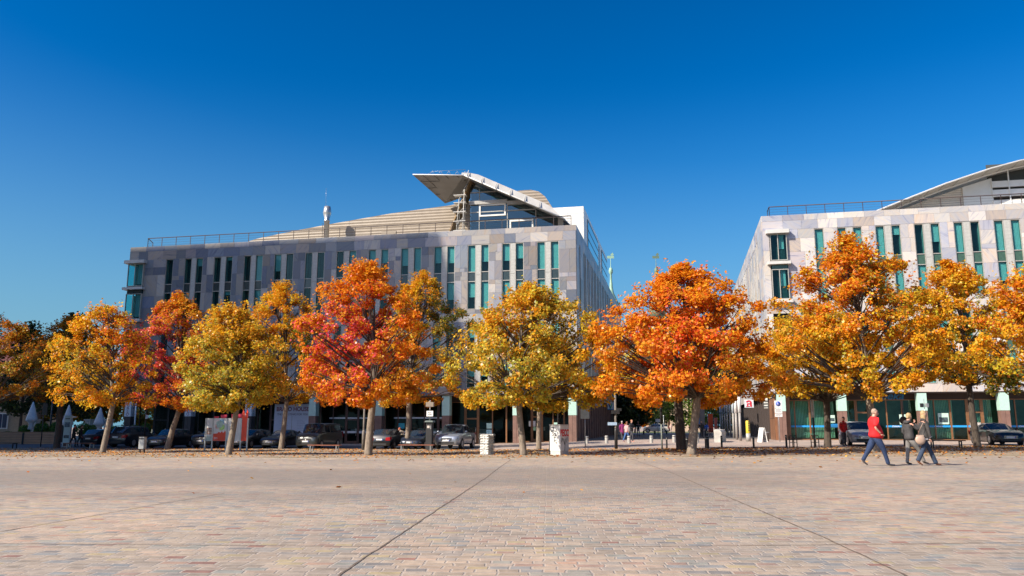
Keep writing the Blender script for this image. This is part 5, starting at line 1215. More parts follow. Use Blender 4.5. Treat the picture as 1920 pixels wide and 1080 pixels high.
for st_ in ([(-.25, .62), (-.2, .84), (-.12, .66)], [(-.08, .8), (.0, .5), (.06, .78), (.02, .4), (.0, .22)], [(.12, .84), (.18, .6)], [(.22, .86), (.26, .7)]):
    for a, b in zip(st_, st_[1:]): gm.tube([(.323, a[0], a[1]), (.323, b[0], b[1])], .013, 5)
gm.build('graffiti_tag', SPR, r)
# bollards
def bollard(px, py, top, rad, material, label, group, cap=True):
    p = at(px, py); h = H(px, py, top); r = empty('bollard', p, 0, label, 'bollard', group)
    m = MB(); m.lathe([(rad * 1.02, -.03), (rad, .02), (rad, h - .05), (rad * .92, h - .01), (rad * .3, h)], 14); m.build('shaft', material, r)
    if cap:
        m = MB(); m.lathe([(rad * 1.08, h * .80), (rad * 1.08, h * .86)], 14); m.build('ring', BLACKM if material is not BLACKM else GREYM, r)
CONC = mat('pale grey bollard metal', (.40, .39, .36), .5, .2)
for px, py, tp, nm in ((1100.5, 832, 818, 'left of the round sign post, nearest the brown shop column'), (1137.5, 831.5, 817, 'just left of the street sign post'), (1179.5, 831.5, 817.5, 'at the feet of the woman in the striped top'), (1221.5, 831, 817, 'in the middle of the street mouth'), (1264, 830, 816, 'left of the dark mossy trunk'), (1307.5, 830, 815, 'right of the pale round tree trunk')):
    bollard(px, py, tp, .14, CONC, 'stout grey bollard ' + nm, 'grey bollards across the street mouth')
bollard(1350.5, 829, 806, .17, CONC, 'tall thick grey bollard before the white concrete block', 'grey bollards across the street mouth')
for px, py, tp, rad, nm in ((1250.5, 841.5, 820, .05, 'thin black bollard right of the slim grey pole'), (1288, 841, 821, .09, 'black bollard between the two trunks of the round tree'), (1326, 840.5, 819, .13, 'thick black bollard right of the round tree trunk'), (1353.5, 840, 817, .06, 'thin black bollard before the tall grey one'), (1413.5, 841, 815.5, .06, 'thin black bollard left of the folding sign'), (1475, 839.5, 815.5, .06, 'thin black bollard at the left end of the bicycle racks'), (1032, 852.5, 822, .055, 'thin dark post left of the graffiti cabinet')):
    bollard(px, py, tp, rad, BLACKM, nm, 'black bollards along the tree strip')
# bicycle racks
for px, nm in ((1484, 'leftmost'), (1492, 'second'), (1524.5, 'third'), (1533, 'rightmost')):
    p = at(px, 839.5); h = H(px, 839.5, 817); r = empty('bicycle_rack', p, .2, 'black bicycle rack hoop, %s of the four left of the slim dark trunk' % nm, 'bike rack', 'bicycle rack hoops')
    m = MB(); m.tube([(-.1, 0, 0), (-.1, 0, h - .08), (-.06, 0, h), (.06, 0, h), (.1, 0, h - .08), (.1, 0, 0)], .028, 7); m.build('hoop', BLACKM, r)
    m = MB(); m.tube([(-.1, 0, h * .45), (.1, 0, h * .45)], .02, 6); m.build('crossbar', BLACKM, r)
# signs and poles
def pole(px, py, top, rad, material, label, cat, name, group=None):
    p = at(px, py); h = H(px, py, top); r = empty(name, p, 0, label, cat, group)
    m = MB(); m.tube([(0, 0, -.05), (0, 0, h)], [rad, rad * .9], 8); m.build('pole', material, r); return r, h, 1 / ppm(p)
def plate(r, x0, x1, z0, z1, material, y=-.06, name='sign_plate', t=.02, parent=None):
    m = MB(); m.box(x0, x1, y, y + t, z0, z1, bev=0); return m.build(name, material, parent or r)
r, h, k = pole(1097.5, 839, 767, .035, GREYM, 'grey sign seen from behind on a grey post before the corner column', 'sign', 'road_sign')
plate(r, -.30, .30, h - .68, h - .02, mat('grey sign back', (.36, .42, .38), .5), -.075); m = MB(); m.box(-.3, .3, -.05, -.035, h - .5, h - .46); m.box(-.3, .3, -.05, -.035, h - .2, h - .16); m.build('bracket', GREYM, r)
r, h, k = pole(1462.5, 828, 752, .035, GREYM, 'white parking sign with a blue wheelchair disc above two small text plates', 'sign', 'road_sign')
o = plate(r, -.30, .30, h - .60, h, WHITE); m = MB(); m.lathe([(.19, 0), (.19, .012)], 20); q = m.build('blue_disc', EUB, o, (0, -.062, h - .25)); q.rotation_euler = (PI / 2, 0, 0)
m = MB(); m.tube([(-.03, -.078, h - .17), (-.03, -.078, h - .27), (.05, -.078, h - .27), (.08, -.078, h - .33)], .014, 5); m.tube([(-.06, -.078, h - .22), (-.09, -.078, h - .30), (-.04, -.078, h - .36), (.03, -.078, h - .34)], .012, 5); m.ball((-.03, -.078, h - .145), .022); m.build('pictogram', WHITE, o)
for z0, z1 in ((h - 1.0, h - .63), (h - 1.3, h - 1.03)):
    o = plate(r, -.30, .30, z0, z1, WHITE); m = MB(); [m.box(-.22, .22 - .08 * (j % 2), -.064, -.0605, z1 - .09 - j * .09, z1 - .06 - j * .09) for j in range(int((z1 - z0) / .1))]; m.build('printed_lines', mat('grey print', (.3, .3, .3), .6), o)
r, h, k = pole(1528, 838, 750, .05, BLACKM, 'slim black lamp column with a pale head behind the bicycle racks', 'lamp post', 'street_lamp')
m = MB(); m.lathe([(.085, h - 1.1), (.095, h - 1.05), (.095, h - .05), (.06, h)], 12); m.build('lamp_head', mat('pale lamp glass', (.55, .56, .55), .3), r)
r, h, k = pole(1698, 836, 752, .06, mat('worn brown post', (.12, .09, .07), .7, var=.4, scale=5), 'worn brown post with a dark round knot between the man in red and the couple', 'post', 'street_post')
m = MB(); m.ball((0, 0, h * .56), (.26, .12, .26), 0, 9, 6); m.build('bunched_stickers', mat('dark bundle', (.03, .022, .02), .8, var=.4), r); m = MB(); m.lathe([(.1, 0), (.1, .9), (.065, 1.0)], 10); m.build('post_foot', mat('worn brown post', (.12, .09, .07)), r)
r, h, k = pole(1739, 829, 749, .03, GREYM, 'grey post with two small dark boxes before the second green column', 'post', 'street_post')
for s in (-1, 1): m = MB(); m.box(s * .2 - .12, s * .2 + .12, -.1, .06, h - .62, h - .32, bev=.03); m.build('signal_box', BLACKM if s < 0 else GREYM, r)
r, h, k = pole(1155.5, 842, 742, .075, mat('brown grey post', (.16, .14, .12), .7, var=.3, scale=4), 'mottled post with a dark box and a small blue street sign at the street corner', 'post', 'street_post')
m = MB(); m.box(-.25, .23, -.14, .06, h - 1.12, h - .9); m.build('dark_box', CPLAST, r); m = MB(); m.box(.05, .36, -.1, -.04, h - .95, h - .78); m.build('side_box', CPLAST, r)
m = MB(); m.lathe([(.10, 0), (.10, 1.1), (.075, 1.25)], 10); m.build('post_foot', CPLAST, r)
o = plate(r, -.5, .06, 1.42, 1.6, mat('blue white street sign', (.40, .55, .75), .5), -.1)
r, h, k = pole(1241.5, 842, 753, .05, mat('green grey pole', (.30, .34, .31), .6), 'slim grey green pole with a dark upper half at the street mouth', 'post', 'street_post')
m = MB(); m.lathe([(.07, h * .52), (.07, h - .04), (.04, h + .02)], 10); m.build('dark_sleeve', CPLAST, r)
# ticket machine with sign and camera box
p = at(805, 844); r = empty('ticket_machine', p, -PHI, 'dark parking ticket machine under a white sign, left of the pickup', 'ticket machine')
m = MB(); m.box(-.24, .24, -.2, .2, 0, 1.95, bev=.03); m.build('housing', CPLAST, r); m = MB(); m.prism_y([(-.34, 2.0), (.34, 2.0), (.28, 2.12), (-.22, 2.12)], -.3, .26); m.build('roof', mat('dull green roof', (.16, .2, .19), .5), r)
m = MB(); m.box(-.13, .05, -.215, -.2, 1.58, 1.75); m.build('screen', mat('pale label', (.55, .5, .45), .5), r); m = MB(); m.box(.1, .16, -.215, -.2, 1.5, 1.75); m.build('coin_slot', GREYM, r)
m = MB(); m.tube([(0, 0, 2.12), (0, 0, 3.6)], .04, 7); m.build('pole', GREYM, r); o = plate(r, -.24, .26, 2.42, 2.82, WHITE, -.08); text('Park-\nschein', .13, INK, o, (.01, -.085, 2.64)); m = MB(); m.box(-.3, .3, -.1, .1, 3.12, 3.45, bev=.02); m.build('signal_box', mat('tan signal box', (.24, .2, .16)), r)
# shop window A-board, grey bin, yellow pillar, white poles, pylon, concrete block
p = at(1430, 829); r = empty('folding_sign', p, .35, 'white folding pavement sign before the brown corner wall', 'sign'); 
for s in (1, -1):
    m = MB(); m.slab([(s * .26, -.28, 0), (s * .26, .28, 0), (s * .03, .28, 1.12), (s * .03, -.28, 1.12)], (s * .03, 0, 0)); o = m.build('board', WHITE, r)
    m = MB(); m.slab([(s * .23, -.2, .14), (s * .23, .2, .14), (s * .06, .2, .98), (s * .06, -.2, .98)], (s * .005 + s * .032, 0, .0)); m.build('poster', mat('grey poster', (.45, .44, .42), .6, var=.4, scale=6), o)
p = at(1437.5, 827.5); r = empty('planter_bin', p, 0, 'dark round bin right beside the folding pavement sign', 'bin'); m = MB(); m.lathe([(.2, 0), (.24, .7), (.26, .74), (.2, .76)], 14); m.build('bin_body', mat('brown grey bin', (.12, .1, .09), .6), r); m = MB(); m.lathe([(.265, .70), (.265, .76)], 14); m.build('rim', GREYM, r)
p = at(1403.5, 827.5); h = H(1403.5, 827.5, 789); r = empty('yellow_pillar', p, .2, 'yellow topped round pillar before the row of white poles', 'pillar')
m = MB(); m.lathe([(.19, 0), (.19, h * .38)], 14); m.build('pillar_foot', CONC, r); m = MB(); m.lathe([(.16, h * .38), (.17, h * .4), (.17, h - .1), (.12, h)], 14); o = m.build('pillar_head', mat('yellow paint', (.62, .46, .04), .5), r); m = MB(); [m.box(-.06, .08, -.178, -.16, h * .5 + j * .14, h * .54 + j * .14) for j in range(7)]; m.build('printed_lines', INK, o)
# row of white topped poles along the right side of the street
for i, (px, py, tp) in enumerate(((1389, 826.5, 739), (1382, 824.5, 741.5), (1376.5, 821.5, 744), (1370.5, 819, 746), (1365, 817, 748), (1360.5, 816, 750), (1356, 814.5, 752), (1352, 813.5, 754), (1348, 812.5, 756), (1344.5, 812, 758))):
    nm = 'nearest' if i == 0 else ['', 'second', 'third', 'fourth', 'fifth', 'sixth', 'seventh', 'eighth', 'ninth', 'farthest'][i]
    p = at(px, py); h = H(px, py, tp); r = empty('glass_topped_pole', p, 0, 'grey pole with a white upper half beside the right pavement, %s from the square' % nm, 'pole', 'white topped poles along the street')
    m = MB(); m.lathe([(.12, 0), (.11, h * .60)], 10); m.build('pole', mat('warm grey pole', (.30, .28, .26), .5), r); m = MB(); m.lathe([(.14, h * .60), (.14, h - .03), (.08, h)], 10); m.build('pole_top', WHITE if i < 2 else mat('pale blue pole top', (.50, .56, .62), .4), r)
p = at(1318, 818); h = H(1318, 818, 750); r = empty('pharmacy_pylon', p, -PHI, 'tall grey slab with a small red letter on top at the right of the street', 'sign'); m = MB(); m.box(-.32, .32, -.12, .12, 0, h, bev=.02); o = m.build('slab', mat('brown grey slab', (.17, .15, .14), .5), r); m = MB(); m.box(-.33, .33, -.13, .13, h - .75, h + .0); o = m.build('sign_face', mat('pale sign face', (.62, .67, .72)), r); gothic_a(0, -.15, h - .37, .7, o)
p = at(1347, 829.5); r = empty('concrete_block', p, -PHI - .12, 'long white concrete block wall beside the bicycles', 'wall'); m = MB(); m.prism_y([(-.3, 0), (.28, 0), (.28, .8), (.18, .95), (-.2, 1.02), (-.3, .95)], -.25, 4.5); m.build('block', mat('weathered white concrete', (.48, .46, .42), .8, var=.2, scale=2), r)
for px, w_, z0, z1, c, nm in ((1311, .9, 1.0, 2.6, (.1, .3, .65), 'blue and white'), (1333, .8, .2, 3.2, (.75, .09, .02), 'bright orange'), (1343, .5, .4, 2.6, (.7, .16, .1), 'pale red')):
    p = at(px, 813.5); r = empty('street_banner', p, 0, '%s banner standing behind the bicycles at the far right of the street' % nm, 'banner', 'banners far down the street'); m = MB(); m.box(-w_ / 2, w_ / 2, -.04, .04, z0, z1); m.build('banner_cloth', mat('banner ' + nm, c, .6), r); m = MB(); [m.tube([(s * w_ / 2, 0, 0), (s * w_ / 2, 0, z1 + .1)], .03, 6) for s in (-1, 1)]; m.build('pole', GREYM, r)
# small bollards and signs at the far end
for px in (1207, 1228, 1250, 1268): bollard(px, 814.5, 807.5, .14, BLACKM, 'dark low bollard at the far end of the street', 'dark bollards far down the street', False)
r, h, k = pole(1234, 815, 786, .06, GREYM, 'small white sign on a thin post right of the pale far car', 'sign', 'road_sign'); plate(r, -.35, .35, h - .45, h, WHITE)
r, h, k = pole(1245, 812, 780, .06, GREYM, 'thin pale pole on the far lawn', 'pole', 'lawn_pole'); m = MB(); m.ball((0, 0, h), .1); m.build('cap', WHITE, r)
# bicycles
def bicycle(px, py, rz, label):
    p = at(px, py); r = empty('bicycle', p, rz, label, 'bicycle', 'bicycles parked by the street')
    for x in (-.52, .52):
        wh = MB(); N = 18; ring = [(x + .33 * math.cos(2 * PI * i / N), 0, .34 + .33 * math.sin(2 * PI * i / N)) for i in range(N + 1)]; wh.tube(ring, .022, 5, cap=False); o = wh.build('wheel', TYRE, r)
        s_ = MB(); [s_.tube([(x, 0, .34), (x + .32 * math.cos(a), 0, .34 + .32 * math.sin(a))], .005, 3) for a in [i * PI / 4 for i in range(8)]]; s_.build('spokes', GREYM, o)
    m = MB(); m.tube([(-.52, 0, .34), (-.15, 0, .85), (.38, 0, .82), (-.05, 0, .33), (-.15, 0, .85)], .02, 5); m.tube([(-.52, 0, .34), (-.05, 0, .33)], .016, 5); m.tube([(.52, 0, .34), (.36, 0, .95)], .02, 5); m.build('frame', mat('dark bike frame', (.03, .03, .04), .4), r)
    m = MB(); m.ball((-.17, 0, .95), (.13, .06, .035)); m.build('saddle', CPLAST, r); m = MB(); m.tube([(.3, -.25, 1.02), (.4, 0, .97), (.3, .25, 1.02)], .015, 5); m.build('handlebar', CPLAST, r)
bicycle(1328, 820.5, .5, 'dark bicycle left of the white concrete block, wheel turned to the square'); bicycle(1333, 819.5, .9, 'dark bicycle leaning nearest the white concrete block'); bicycle(1323, 819, 1.3, 'dark bicycle farthest left, beside the dark clothed person')
# left side: info pillar, terrace, parasols, hedge, posts
p = at(124, 838.5); h = H(124, 838.5, 780); r = empty('info_pillar', p, -PHI, 'pale blue upright info pillar with pictures right of the black trunk', 'info pillar')
m = MB(); m.box(-.34, .34, -.1, .1, 0, h, bev=.03); o = m.build('pillar_body', mat('pale blue pillar', (.42, .58, .62), .4, var=.04), r)
for z0, z1, c in ((h - .95, h - .55, (.1, .18, .25)), (.75, 1.0, (.06, .08, .1)), (.05, .35, (.12, .05, .05))): m = MB(); m.box(-.25, .25, -.108, -.1, z0, z1); m.build('picture', mat('picture %.2f' % c[1], c, .5, var=.7, scale=6), o)
m = MB(); m.box(-.22, .22, -.106, -.1, h - .3, h - .22); m.build('heading', INK, o); m = MB(); m.box(.34, .7, -.03, .03, h - .18, h - .05); m.build('side_arm', WHITE, r)
p = at(60, 833.5); kk = 1 / ppm(p); TE = empty('terrace_fence', p, -PHI * .3, 'orange brown plank fence of the cafe terrace at the left edge', 'fence')
for a, b in ((-80, 40), (43.5, 106)): mm_ = MB(); mm_.box((a - 60) * kk, (b - 60) * kk, -.05, .05, .05, (833.5 - 810) * kk); mm_.build('plank_panel', TERR, TE)
m = MB(); m.box((40 - 60) * kk, (43.5 - 60) * kk, -.08, .08, 0, 1.05); m.build('post', BLACKM, TE)
for i, (px, tp, bt_) in enumerate(((58, 746, 799), (126, 752, 812), (186, 757, 800))):
    dd = 79; r0 = ray(px, 800); P0 = Vector((r0[0] * dd, r0[1] * dd, 0)); P0.z = g(P0.x, P0.y); k_ = 1 / ppm(P0); zt = CZ + (800 - tp) * k_; zb2 = CZ + (800 - (783 if i == 0 else 790)) * k_
    r = empty('parasol', P0, 0, ['closed white parasol at the left above the plank fence', 'closed white parasol behind the pale blue info pillar', 'closed white parasol partly behind the golden tree trunk'][i], 'parasol', 'closed parasols of the cafe')
    m = MB(); m.tube([(0, 0, 0), (0, 0, zt + .05)], .03, 6); m.build('pole', GREYM, r)
    m = MB(); N = 16; prf = [(.05, zt), (.12, zt - .25), (.27, zt - (zt - zb2) * .45), (.42, zb2 + .4), (.47, zb2 + .12), (.3, zb2), (.16, zb2 - .25), (.26, zb2 - .75)]; m.lathe(prf, N, wob=lambda k2, j: 1 + (.16 if k2 % 2 else -.13) * min(1, j / 3)); m.build('canopy', mat('white parasol cloth', (.72, .70, .68), .85), r)
def shrub(px, py, w_, h_, label, dd=80, pal='green'):
    r0 = ray(px, 800); P0 = Vector((r0[0] * dd, r0[1] * dd, 0)); P0.z = g(P0.x, P0.y); r = empty('shrub', P0, 0, label, 'shrub', 'clipped shrubs on the cafe terrace')
    rg = np.random.default_rng(int(px)); N = 900; d = rg.normal(0, 1, (N, 3)); d /= np.linalg.norm(d, axis=1)[:, None]; P = d * np.array([w_, w_, h_ / 2]) * rg.uniform(.7, 1.05, (N, 1)); P[:, 2] += h_ / 2 + .75
    u = rg.normal(0, 1, (N, 3)); u /= np.linalg.norm(u, axis=1)[:, None]; v = np.cross(d, u); K = np.array([(.10, .19, .03)]) * rg.uniform(.5, 1.5, (N, 1)); link('foliage', quads('foliage', P, u * .09, v * .08, K, LEAF), r)
    m = MB(); m.box(-w_ * .7, w_ * .7, -w_ * .7, w_ * .7, 0, .8, bev=.04); m.build('planter_box', mat('pale planter', (.5, .47, .42), .7), r)
for px, w_, h_, nm in ((16, .55, .45, 'low green shrub at the left edge behind the plank fence'), (47, .55, 1.1, 'round green shrub left of the first parasol'), (72, .4, 1.3, 'narrow pointed shrub right of the first parasol'), (83, .45, 1.3, 'bright pointed shrub left of the black trunk'), (103, .45, 1.4, 'pointed shrub hidden partly by the black trunk'), (157, .8, 1.3, 'wide shrub behind the dark estate car'), (178, .6, 1.2, 'shrub left of the golden tree trunk'), (216, .5, 1.0, 'small shrub above the dark blue off-roader'), (252, .6, 1.1, 'shrub left of the black post and the office corner'), (274, .5, 1.3, 'loose shrub right of the black post')): shrub(px, 0, w_, h_, nm)
for px, nm in ((66, 'pale square gate pillar right of the first parasol'), (167, 'pale square gate pillar behind the wide shrub'), (203, 'pale square gate pillar right of the golden trunk')):
    dd = 82; r0 = ray(px, 800); P0 = Vector((r0[0] * dd, r0[1] * dd, 0)); P0.z = g(P0.x, P0.y); r = empty('gate_pillar', P0, -PHI, nm, 'pillar', 'pale gate pillars'); m = MB(); m.box(-.3, .3, -.3, .3, 0, 2.3); m.build('shaft', mat('cream stone', (.55, .50, .42), .8), r); m = MB(); m.box(-.38, .38, -.38, .38, 2.3, 2.45); m.build('cap', mat('cream stone', (.5, .5, .4)), r)
r, h, k = pole(76, 838, 757, .045, BLACKM, 'slim black lamp post with a dark hanging sign before the plank fence', 'lamp post', 'street_lamp'); m = MB(); m.box(-.12, .28, -.04, .04, h - 1.0, h); m.build('hanging_sign', CPLAST, r)
r, h, k = pole(91.5, 830.5, 752, .10, BLACKM, 'thick black post between two picture boards at the left', 'post', 'street_post'); m = MB(); m.lathe([(.16, 0), (.16, 1.1), (.1, 1.2)], 10); m.build('post_foot', BLACKM, r)
r, h, k = pole(269, 840, 750, .06, BLACKM, 'black post with a small blue sign before the black hatchback', 'post', 'street_post'); plate(r, .02, .24, h - 1.52, h - 1.24, mat('blue white street sign', (.4, .55, .75)), -.09)
r, h, k = pole(681, 844, 750, .08, mat('brown grey post', (.16, .14, .12)), 'mottled brown post just left of the tall pink red tree trunk', 'post', 'street_post'); m = MB(); m.lathe([(.12, 0), (.12, 1.3), (.085, 1.45)], 10); m.build('post_foot', mat('brown grey post', (.16, .14, .12)), r)
for px, nm in ((83, 'left'), (98, 'right')):
    p = at(px, 832); r = empty('picture_board', p, -PHI, 'small blue picture on a folding frame, %s of the thick black post' % nm, 'picture board', 'picture boards before the terrace'); m = MB(); m.box(-.22, .22, -.1, -.06, .62, 1.0); m.build('picture', mat('blue picture', (.05, .22, .4), .5, var=.6, scale=4), r); m = MB(); [m.tube([(s * .22, -.05, 0), (s * .22, -.05, 1.0)], .015, 5) for s in (-1, 1)]; m.tube([(-.22, -.05, .3), (.22, -.05, .3)], .012, 5); m.build('frame', BLACKM, r)
p = at(561, 845.5); r = empty('glass_bottle', at(578, 846.5), 0, 'small pale bottle standing left of the red topped bench', 'bottle'); m = MB(); m.lathe([(.04, 0), (.04, .22), (.018, .28), (.018, .34)], 10); m.build('bottle_body', glass('bottle glass', (.6, .7, .6), .1), r); m = MB(); m.lathe([(.02, .33), (.02, .36)], 8); m.build('cap', WHITE, r)
# ------------------------------------------------------------------ people (each body one continuous skinned surface; clothes and hair are its children)
SKIN = mat('skin', (.56, .30, .21), .5, var=.06); SHOE_D = mat('dark shoe leather', (.03, .025, .022), .5); SHOE_B = mat('brown shoe leather', (.20, .075, .035), .45)
DENIM = mat('blue denim', (.016, .033, .085), .85, var=.3, scale=22, bump=.2); DENIM2 = mat('slate blue denim', (.026, .043, .08), .85, var=.3, scale=22, bump=.2); EYE = mat('eye', (.02, .02, .02), .2); LIP = mat('lips', (.4, .13, .12), .5)
def skin_obj(name, chains, material, parent, sub=2, bvh=None):
    """chains: list of lists of (point, rx, ry) ; points shared by position are welded"""
    idx = {}; V = []; R = []; E_ = []
    for ch in chains:
        prev = None
        for p, rx, ry in ch:
            key = tuple(round(c, 4) for c in p)
            if key not in idx: idx[key] = len(V); V.append(p); R.append((rx, ry))
            i = idx[key]
            if prev is not None and prev != i: E_.append((prev, i))
            prev = i
    me = bpy.data.meshes.new(name); me.from_pydata(V, E_, []); o = bpy.data.objects.new(name, me); COL.objects.link(o)
    md = o.modifiers.new('skin', 'SKIN'); md.use_smooth_shade = True; md.branch_smoothing = .6
    for i, (rx, ry) in enumerate(R): me.skin_vertices[0].data[i].radius = (rx, ry)
    me.skin_vertices[0].data[0].use_root = True
    sb = o.modifiers.new('sub', 'SUBSURF'); sb.levels = sub; sb.render_levels = sub
    dg = bpy.context.evaluated_depsgraph_get(); m2 = bpy.data.meshes.new_from_object(o.evaluated_get(dg)); bpy.data.objects.remove(o); bpy.data.meshes.remove(me)
    m2.name = name; m2.materials.clear(); m2.materials.append(material); m2.polygons.foreach_set('use_smooth', [True] * len(m2.polygons))
    return m2 if parent is None else link(name, m2, parent)
def lerp(a, b, t): return tuple(a[i] + (b[i] - a[i]) * t for i in range(3))
def head_mesh(mb, c, yaw, s=1.0, m=0):
    """shaped head: skull, jaw, nose, ears; faces +x turned by yaw; c = centre between the ears"""
    n, k = 18, 14; cy, sy = math.cos(yaw), math.sin(yaw); b = len(mb.v)
    for j in range(k + 1):
        a = PI * j / k; z = -math.cos(a)
        for i in range(n):
            t = 2 * PI * i / n; x = math.sin(a) * math.cos(t); y = math.sin(a) * math.sin(t)
            rx, ry, rz = .097, .076, .122
            X_, Y_, Z_ = x * rx, y * ry, z * rz
            if z < 0: f = 1 + .30 * z; Y_ *= f; X_ = X_ * (1 + .12 * z) + .012 * -z
            if x > .8 and abs(y) < .25 and -.55 < z < .1: X_ += .022 * (1 - abs(z + .3) / .4) if abs(z + .3) < .4 else 0
            if x > .85 and -.05 < z < .25 and .2 < abs(y) < .5: X_ -= .008
            if abs(y) > .93 and abs(z) < .3: Y_ *= 1.16
            mb.v.append((c[0] + s * (X_ * cy - Y_ * sy), c[1] + s * (X_ * sy + Y_ * cy), c[2] + s * Z_))
    for j in range(k):
        for i in range(n): mb.f.append((b + j * n + i, b + j * n + (i + 1) % n, b + (j + 1) * n + (i + 1) % n, b + (j + 1) * n + i)); mb.m.append(m); mb.sm.append(True)
def hand_chains(w, d, side, s=1.0, curl=.5):
    """palm + five unequal curled fingers from wrist w along direction d; side = lateral unit vector"""
    d = Vector(d).normalized(); sv = Vector(side).normalized(); nv = d.cross(sv).normalized(); w = Vector(w); ch = []
    pc = w + d * .055 * s
    for i, (off, ln) in enumerate(((-.026, .062), (-.009, .072), (.009, .068), (.025, .054))):
        k0 = w + d * .085 * s + sv * off * s; d1 = (d + nv * curl * .5).normalized(); d2 = (d + nv * curl * 1.3).normalized()
        k1 = k0 + d1 * ln * .55 * s; k2 = k1 + d2 * ln * .5 * s
        ch.append([(tuple(pc), .022 * s, .016 * s), (tuple(k0), .0098 * s, .0098 * s), (tuple(k1), .0088 * s, .0088 * s), (tuple(k2), .0072 * s, .0072 * s)])
    t0 = w + d * .035 * s - sv * .026 * s; t1 = t0 + (d * .6 - sv * .55 + nv * .35).normalized() * .035 * s; t2 = t1 + (d * .9 + nv * .5).normalized() * .028 * s
    ch.append([(tuple(pc), .022 * s, .016 * s), (tuple(t0), .0125 * s, .0125 * s), (tuple(t1), .010 * s, .010 * s), (tuple(t2), .008 * s, .008 * s)])
    return ch
def person(label, loc, rz, J, top, legs, shoe, hair, sleeve=1.0, hairlen=0, bulk=1.0, belly=0.0, yaw=0.0, s=1.0, topcol2=None, coat=0.0, glasses=False, group=None, hips=1.0, lod=2, flare=1.0, hood=False):
    """J: joints in metres, x = walking direction, y = left, z up"""
    r = empty('person', loc, rz, label, 'person', group); r.scale = (s, s, s)
    pel, chest, neck, head = J['pel'], J['chest'], J['neck'], J['head']; b_ = bulk
    ab = lerp(pel, chest, .45); ab = (ab[0] + belly * .5, ab[1], ab[2])
    body = [[(pel, .13 * b_, .15 * b_), (ab, .115 * b_, .135 * b_), (chest, .12 * b_, .165 * b_), (neck, .062 * b_, .066 * b_), (head, .05, .05)]]
    B = []
    for sd in (1, -1):
        q = 'l' if sd > 0 else 'r'
        hip = (pel[0], pel[1] + sd * .09, pel[2] - .06); kn, an, he, to = J['kn' + q], J['an' + q], J['he' + q], J['to' + q]
        body.append([(pel, .13 * b_, .15 * b_), (hip, .085 * b_, .085 * b_), (lerp(hip, kn, .5), .072 * b_, .072 * b_), (kn, .052, .052), (lerp(kn, an, .35), .05, .05), (an, .034, .034)])
        sh, el, wr = J['sh' + q], J['el' + q], J['wr' + q]
        body.append([(chest, .12 * b_, .165 * b_), (sh, .056 * b_, .056 * b_), (lerp(sh, el, .55), .044 * b_, .044 * b_), (lerp(sh, el, .9), .036, .036), (lerp(el, wr, .12), .036, .036), (lerp(el, wr, .4), .036, .036), (wr, .024, .024)])
    def thin(p, rx, ry):
        k_ = .62 if p[2] < neck[2] - .02 else 1
        return (p, rx * k_, ry * k_)
    def keep(ch, i, t): return t if (i >= len(ch) - 4 and len(ch) == 7 and sleeve < 1 and ch[1][0][2] > 1.2) else thin(*t)
    body = [[keep(ch, i, t) for i, t in enumerate(ch)] for ch in body]
    bm_ = skin_obj('body', body, SKIN, None, sub=lod)
    mb = MB(); mb.v = [tuple(v.co) for v in bm_.vertices]; mb.f = [tuple(p.vertices) for p in bm_.polygons]; mb.m = [0] * len(mb.f); mb.sm = [True] * len(mb.f)
    head_mesh(mb, head, yaw)
    for q in 'lr':
        dv = Vector(J['wr' + q]) - Vector(J['el' + q]); sd = 1 if q == 'l' else -1; dv = J.get('hd' + q, tuple(dv))
        hm = skin_obj('hand', hand_chains(J['wr' + q], dv, J.get('hs' + q, (1, 0, 0)), 1.0, .55 * J.get('cu' + q, sd)), SKIN, None, sub=1)
        b0 = len(mb.v); mb.v += [tuple(v.co) for v in hm.vertices]
        for p in hm.polygons: mb.f.append(tuple(b0 + i for i in p.vertices)); mb.m.append(0); mb.sm.append(True)
    bo = mb.build('body', SKIN, r)
    hx, hy = math.cos(yaw), math.sin(yaw)
    def hp(f, l, u): return (head[0] + f * hx - l * hy, head[1] + f * hy + l * hx, head[2] + u)
    for l in (.03, -.03): m = MB(); m.ball(hp(.088, l, .012), .011, 0, 8, 5); m.build('eye', EYE, r)
    m = MB(); m.ball(hp(.094, 0, -.068), (.012, .024, .007), 0, 8, 5); m.build('mouth', LIP, r)
    if glasses:
        m = MB()
        for l in (.033, -.033): m.tube([hp(.1, l + .026 * math.cos(a), .012 + .02 * math.sin(a)) for a in [i * PI / 5 for i in range(11)]], .003, 4); m.tube([hp(.1, l * 1.8, .014), hp(.0, l * 2.35, .016)], .003, 4)
        m.build('glasses', CPLAST, r)
    # hair
    if hair is not None:
        m = MB(); rh = random.Random(len(label))
        m.ball(hp(-.016, 0, .030), (.099, .086, .108), 0, 18, 12)
        if hairlen > .05:
            for l in (.055, -.055): m.ball(hp(-.012, l, -.045 - hairlen * .3), (.062, .034, .10 + hairlen * .5), 0, 10, 8)
            m.ball(hp(-.055, 0, -.05 - hairlen * .3), (.055, .078, .11 + hairlen * .5), 0, 12, 8)
        elif hairlen > 0: m.ball(hp(-.075, 0, -.03), (.045, .05, .06), 0, 10, 6)
        m.v = [(x + .004 * math.sin(x * 210 + z * 90), y + .004 * math.sin(y * 190 + z * 130), z + .003 * math.sin(x * 160 - y * 140)) for x, y, z in m.v]
        m.build('hair', hair, r)
    # top: torso and sleeves
    G = 1.2; hem = (pel[0], pel[1], pel[2] - .12 - coat)
    tch = [[(hem, (.148 if not coat else .15) * b_ * hips, .172 * b_ * hips), ((pel[0] + belly * .3, pel[1], pel[2] + .06), .15 * b_, .168 * b_), (ab, (.130 + belly * .45) * b_, .155 * b_), (chest, .126 * b_, .150 * b_), (lerp(chest, neck, .55), .098 * b_, .12 * b_), (lerp(chest, neck, .92), .060, .064)]]
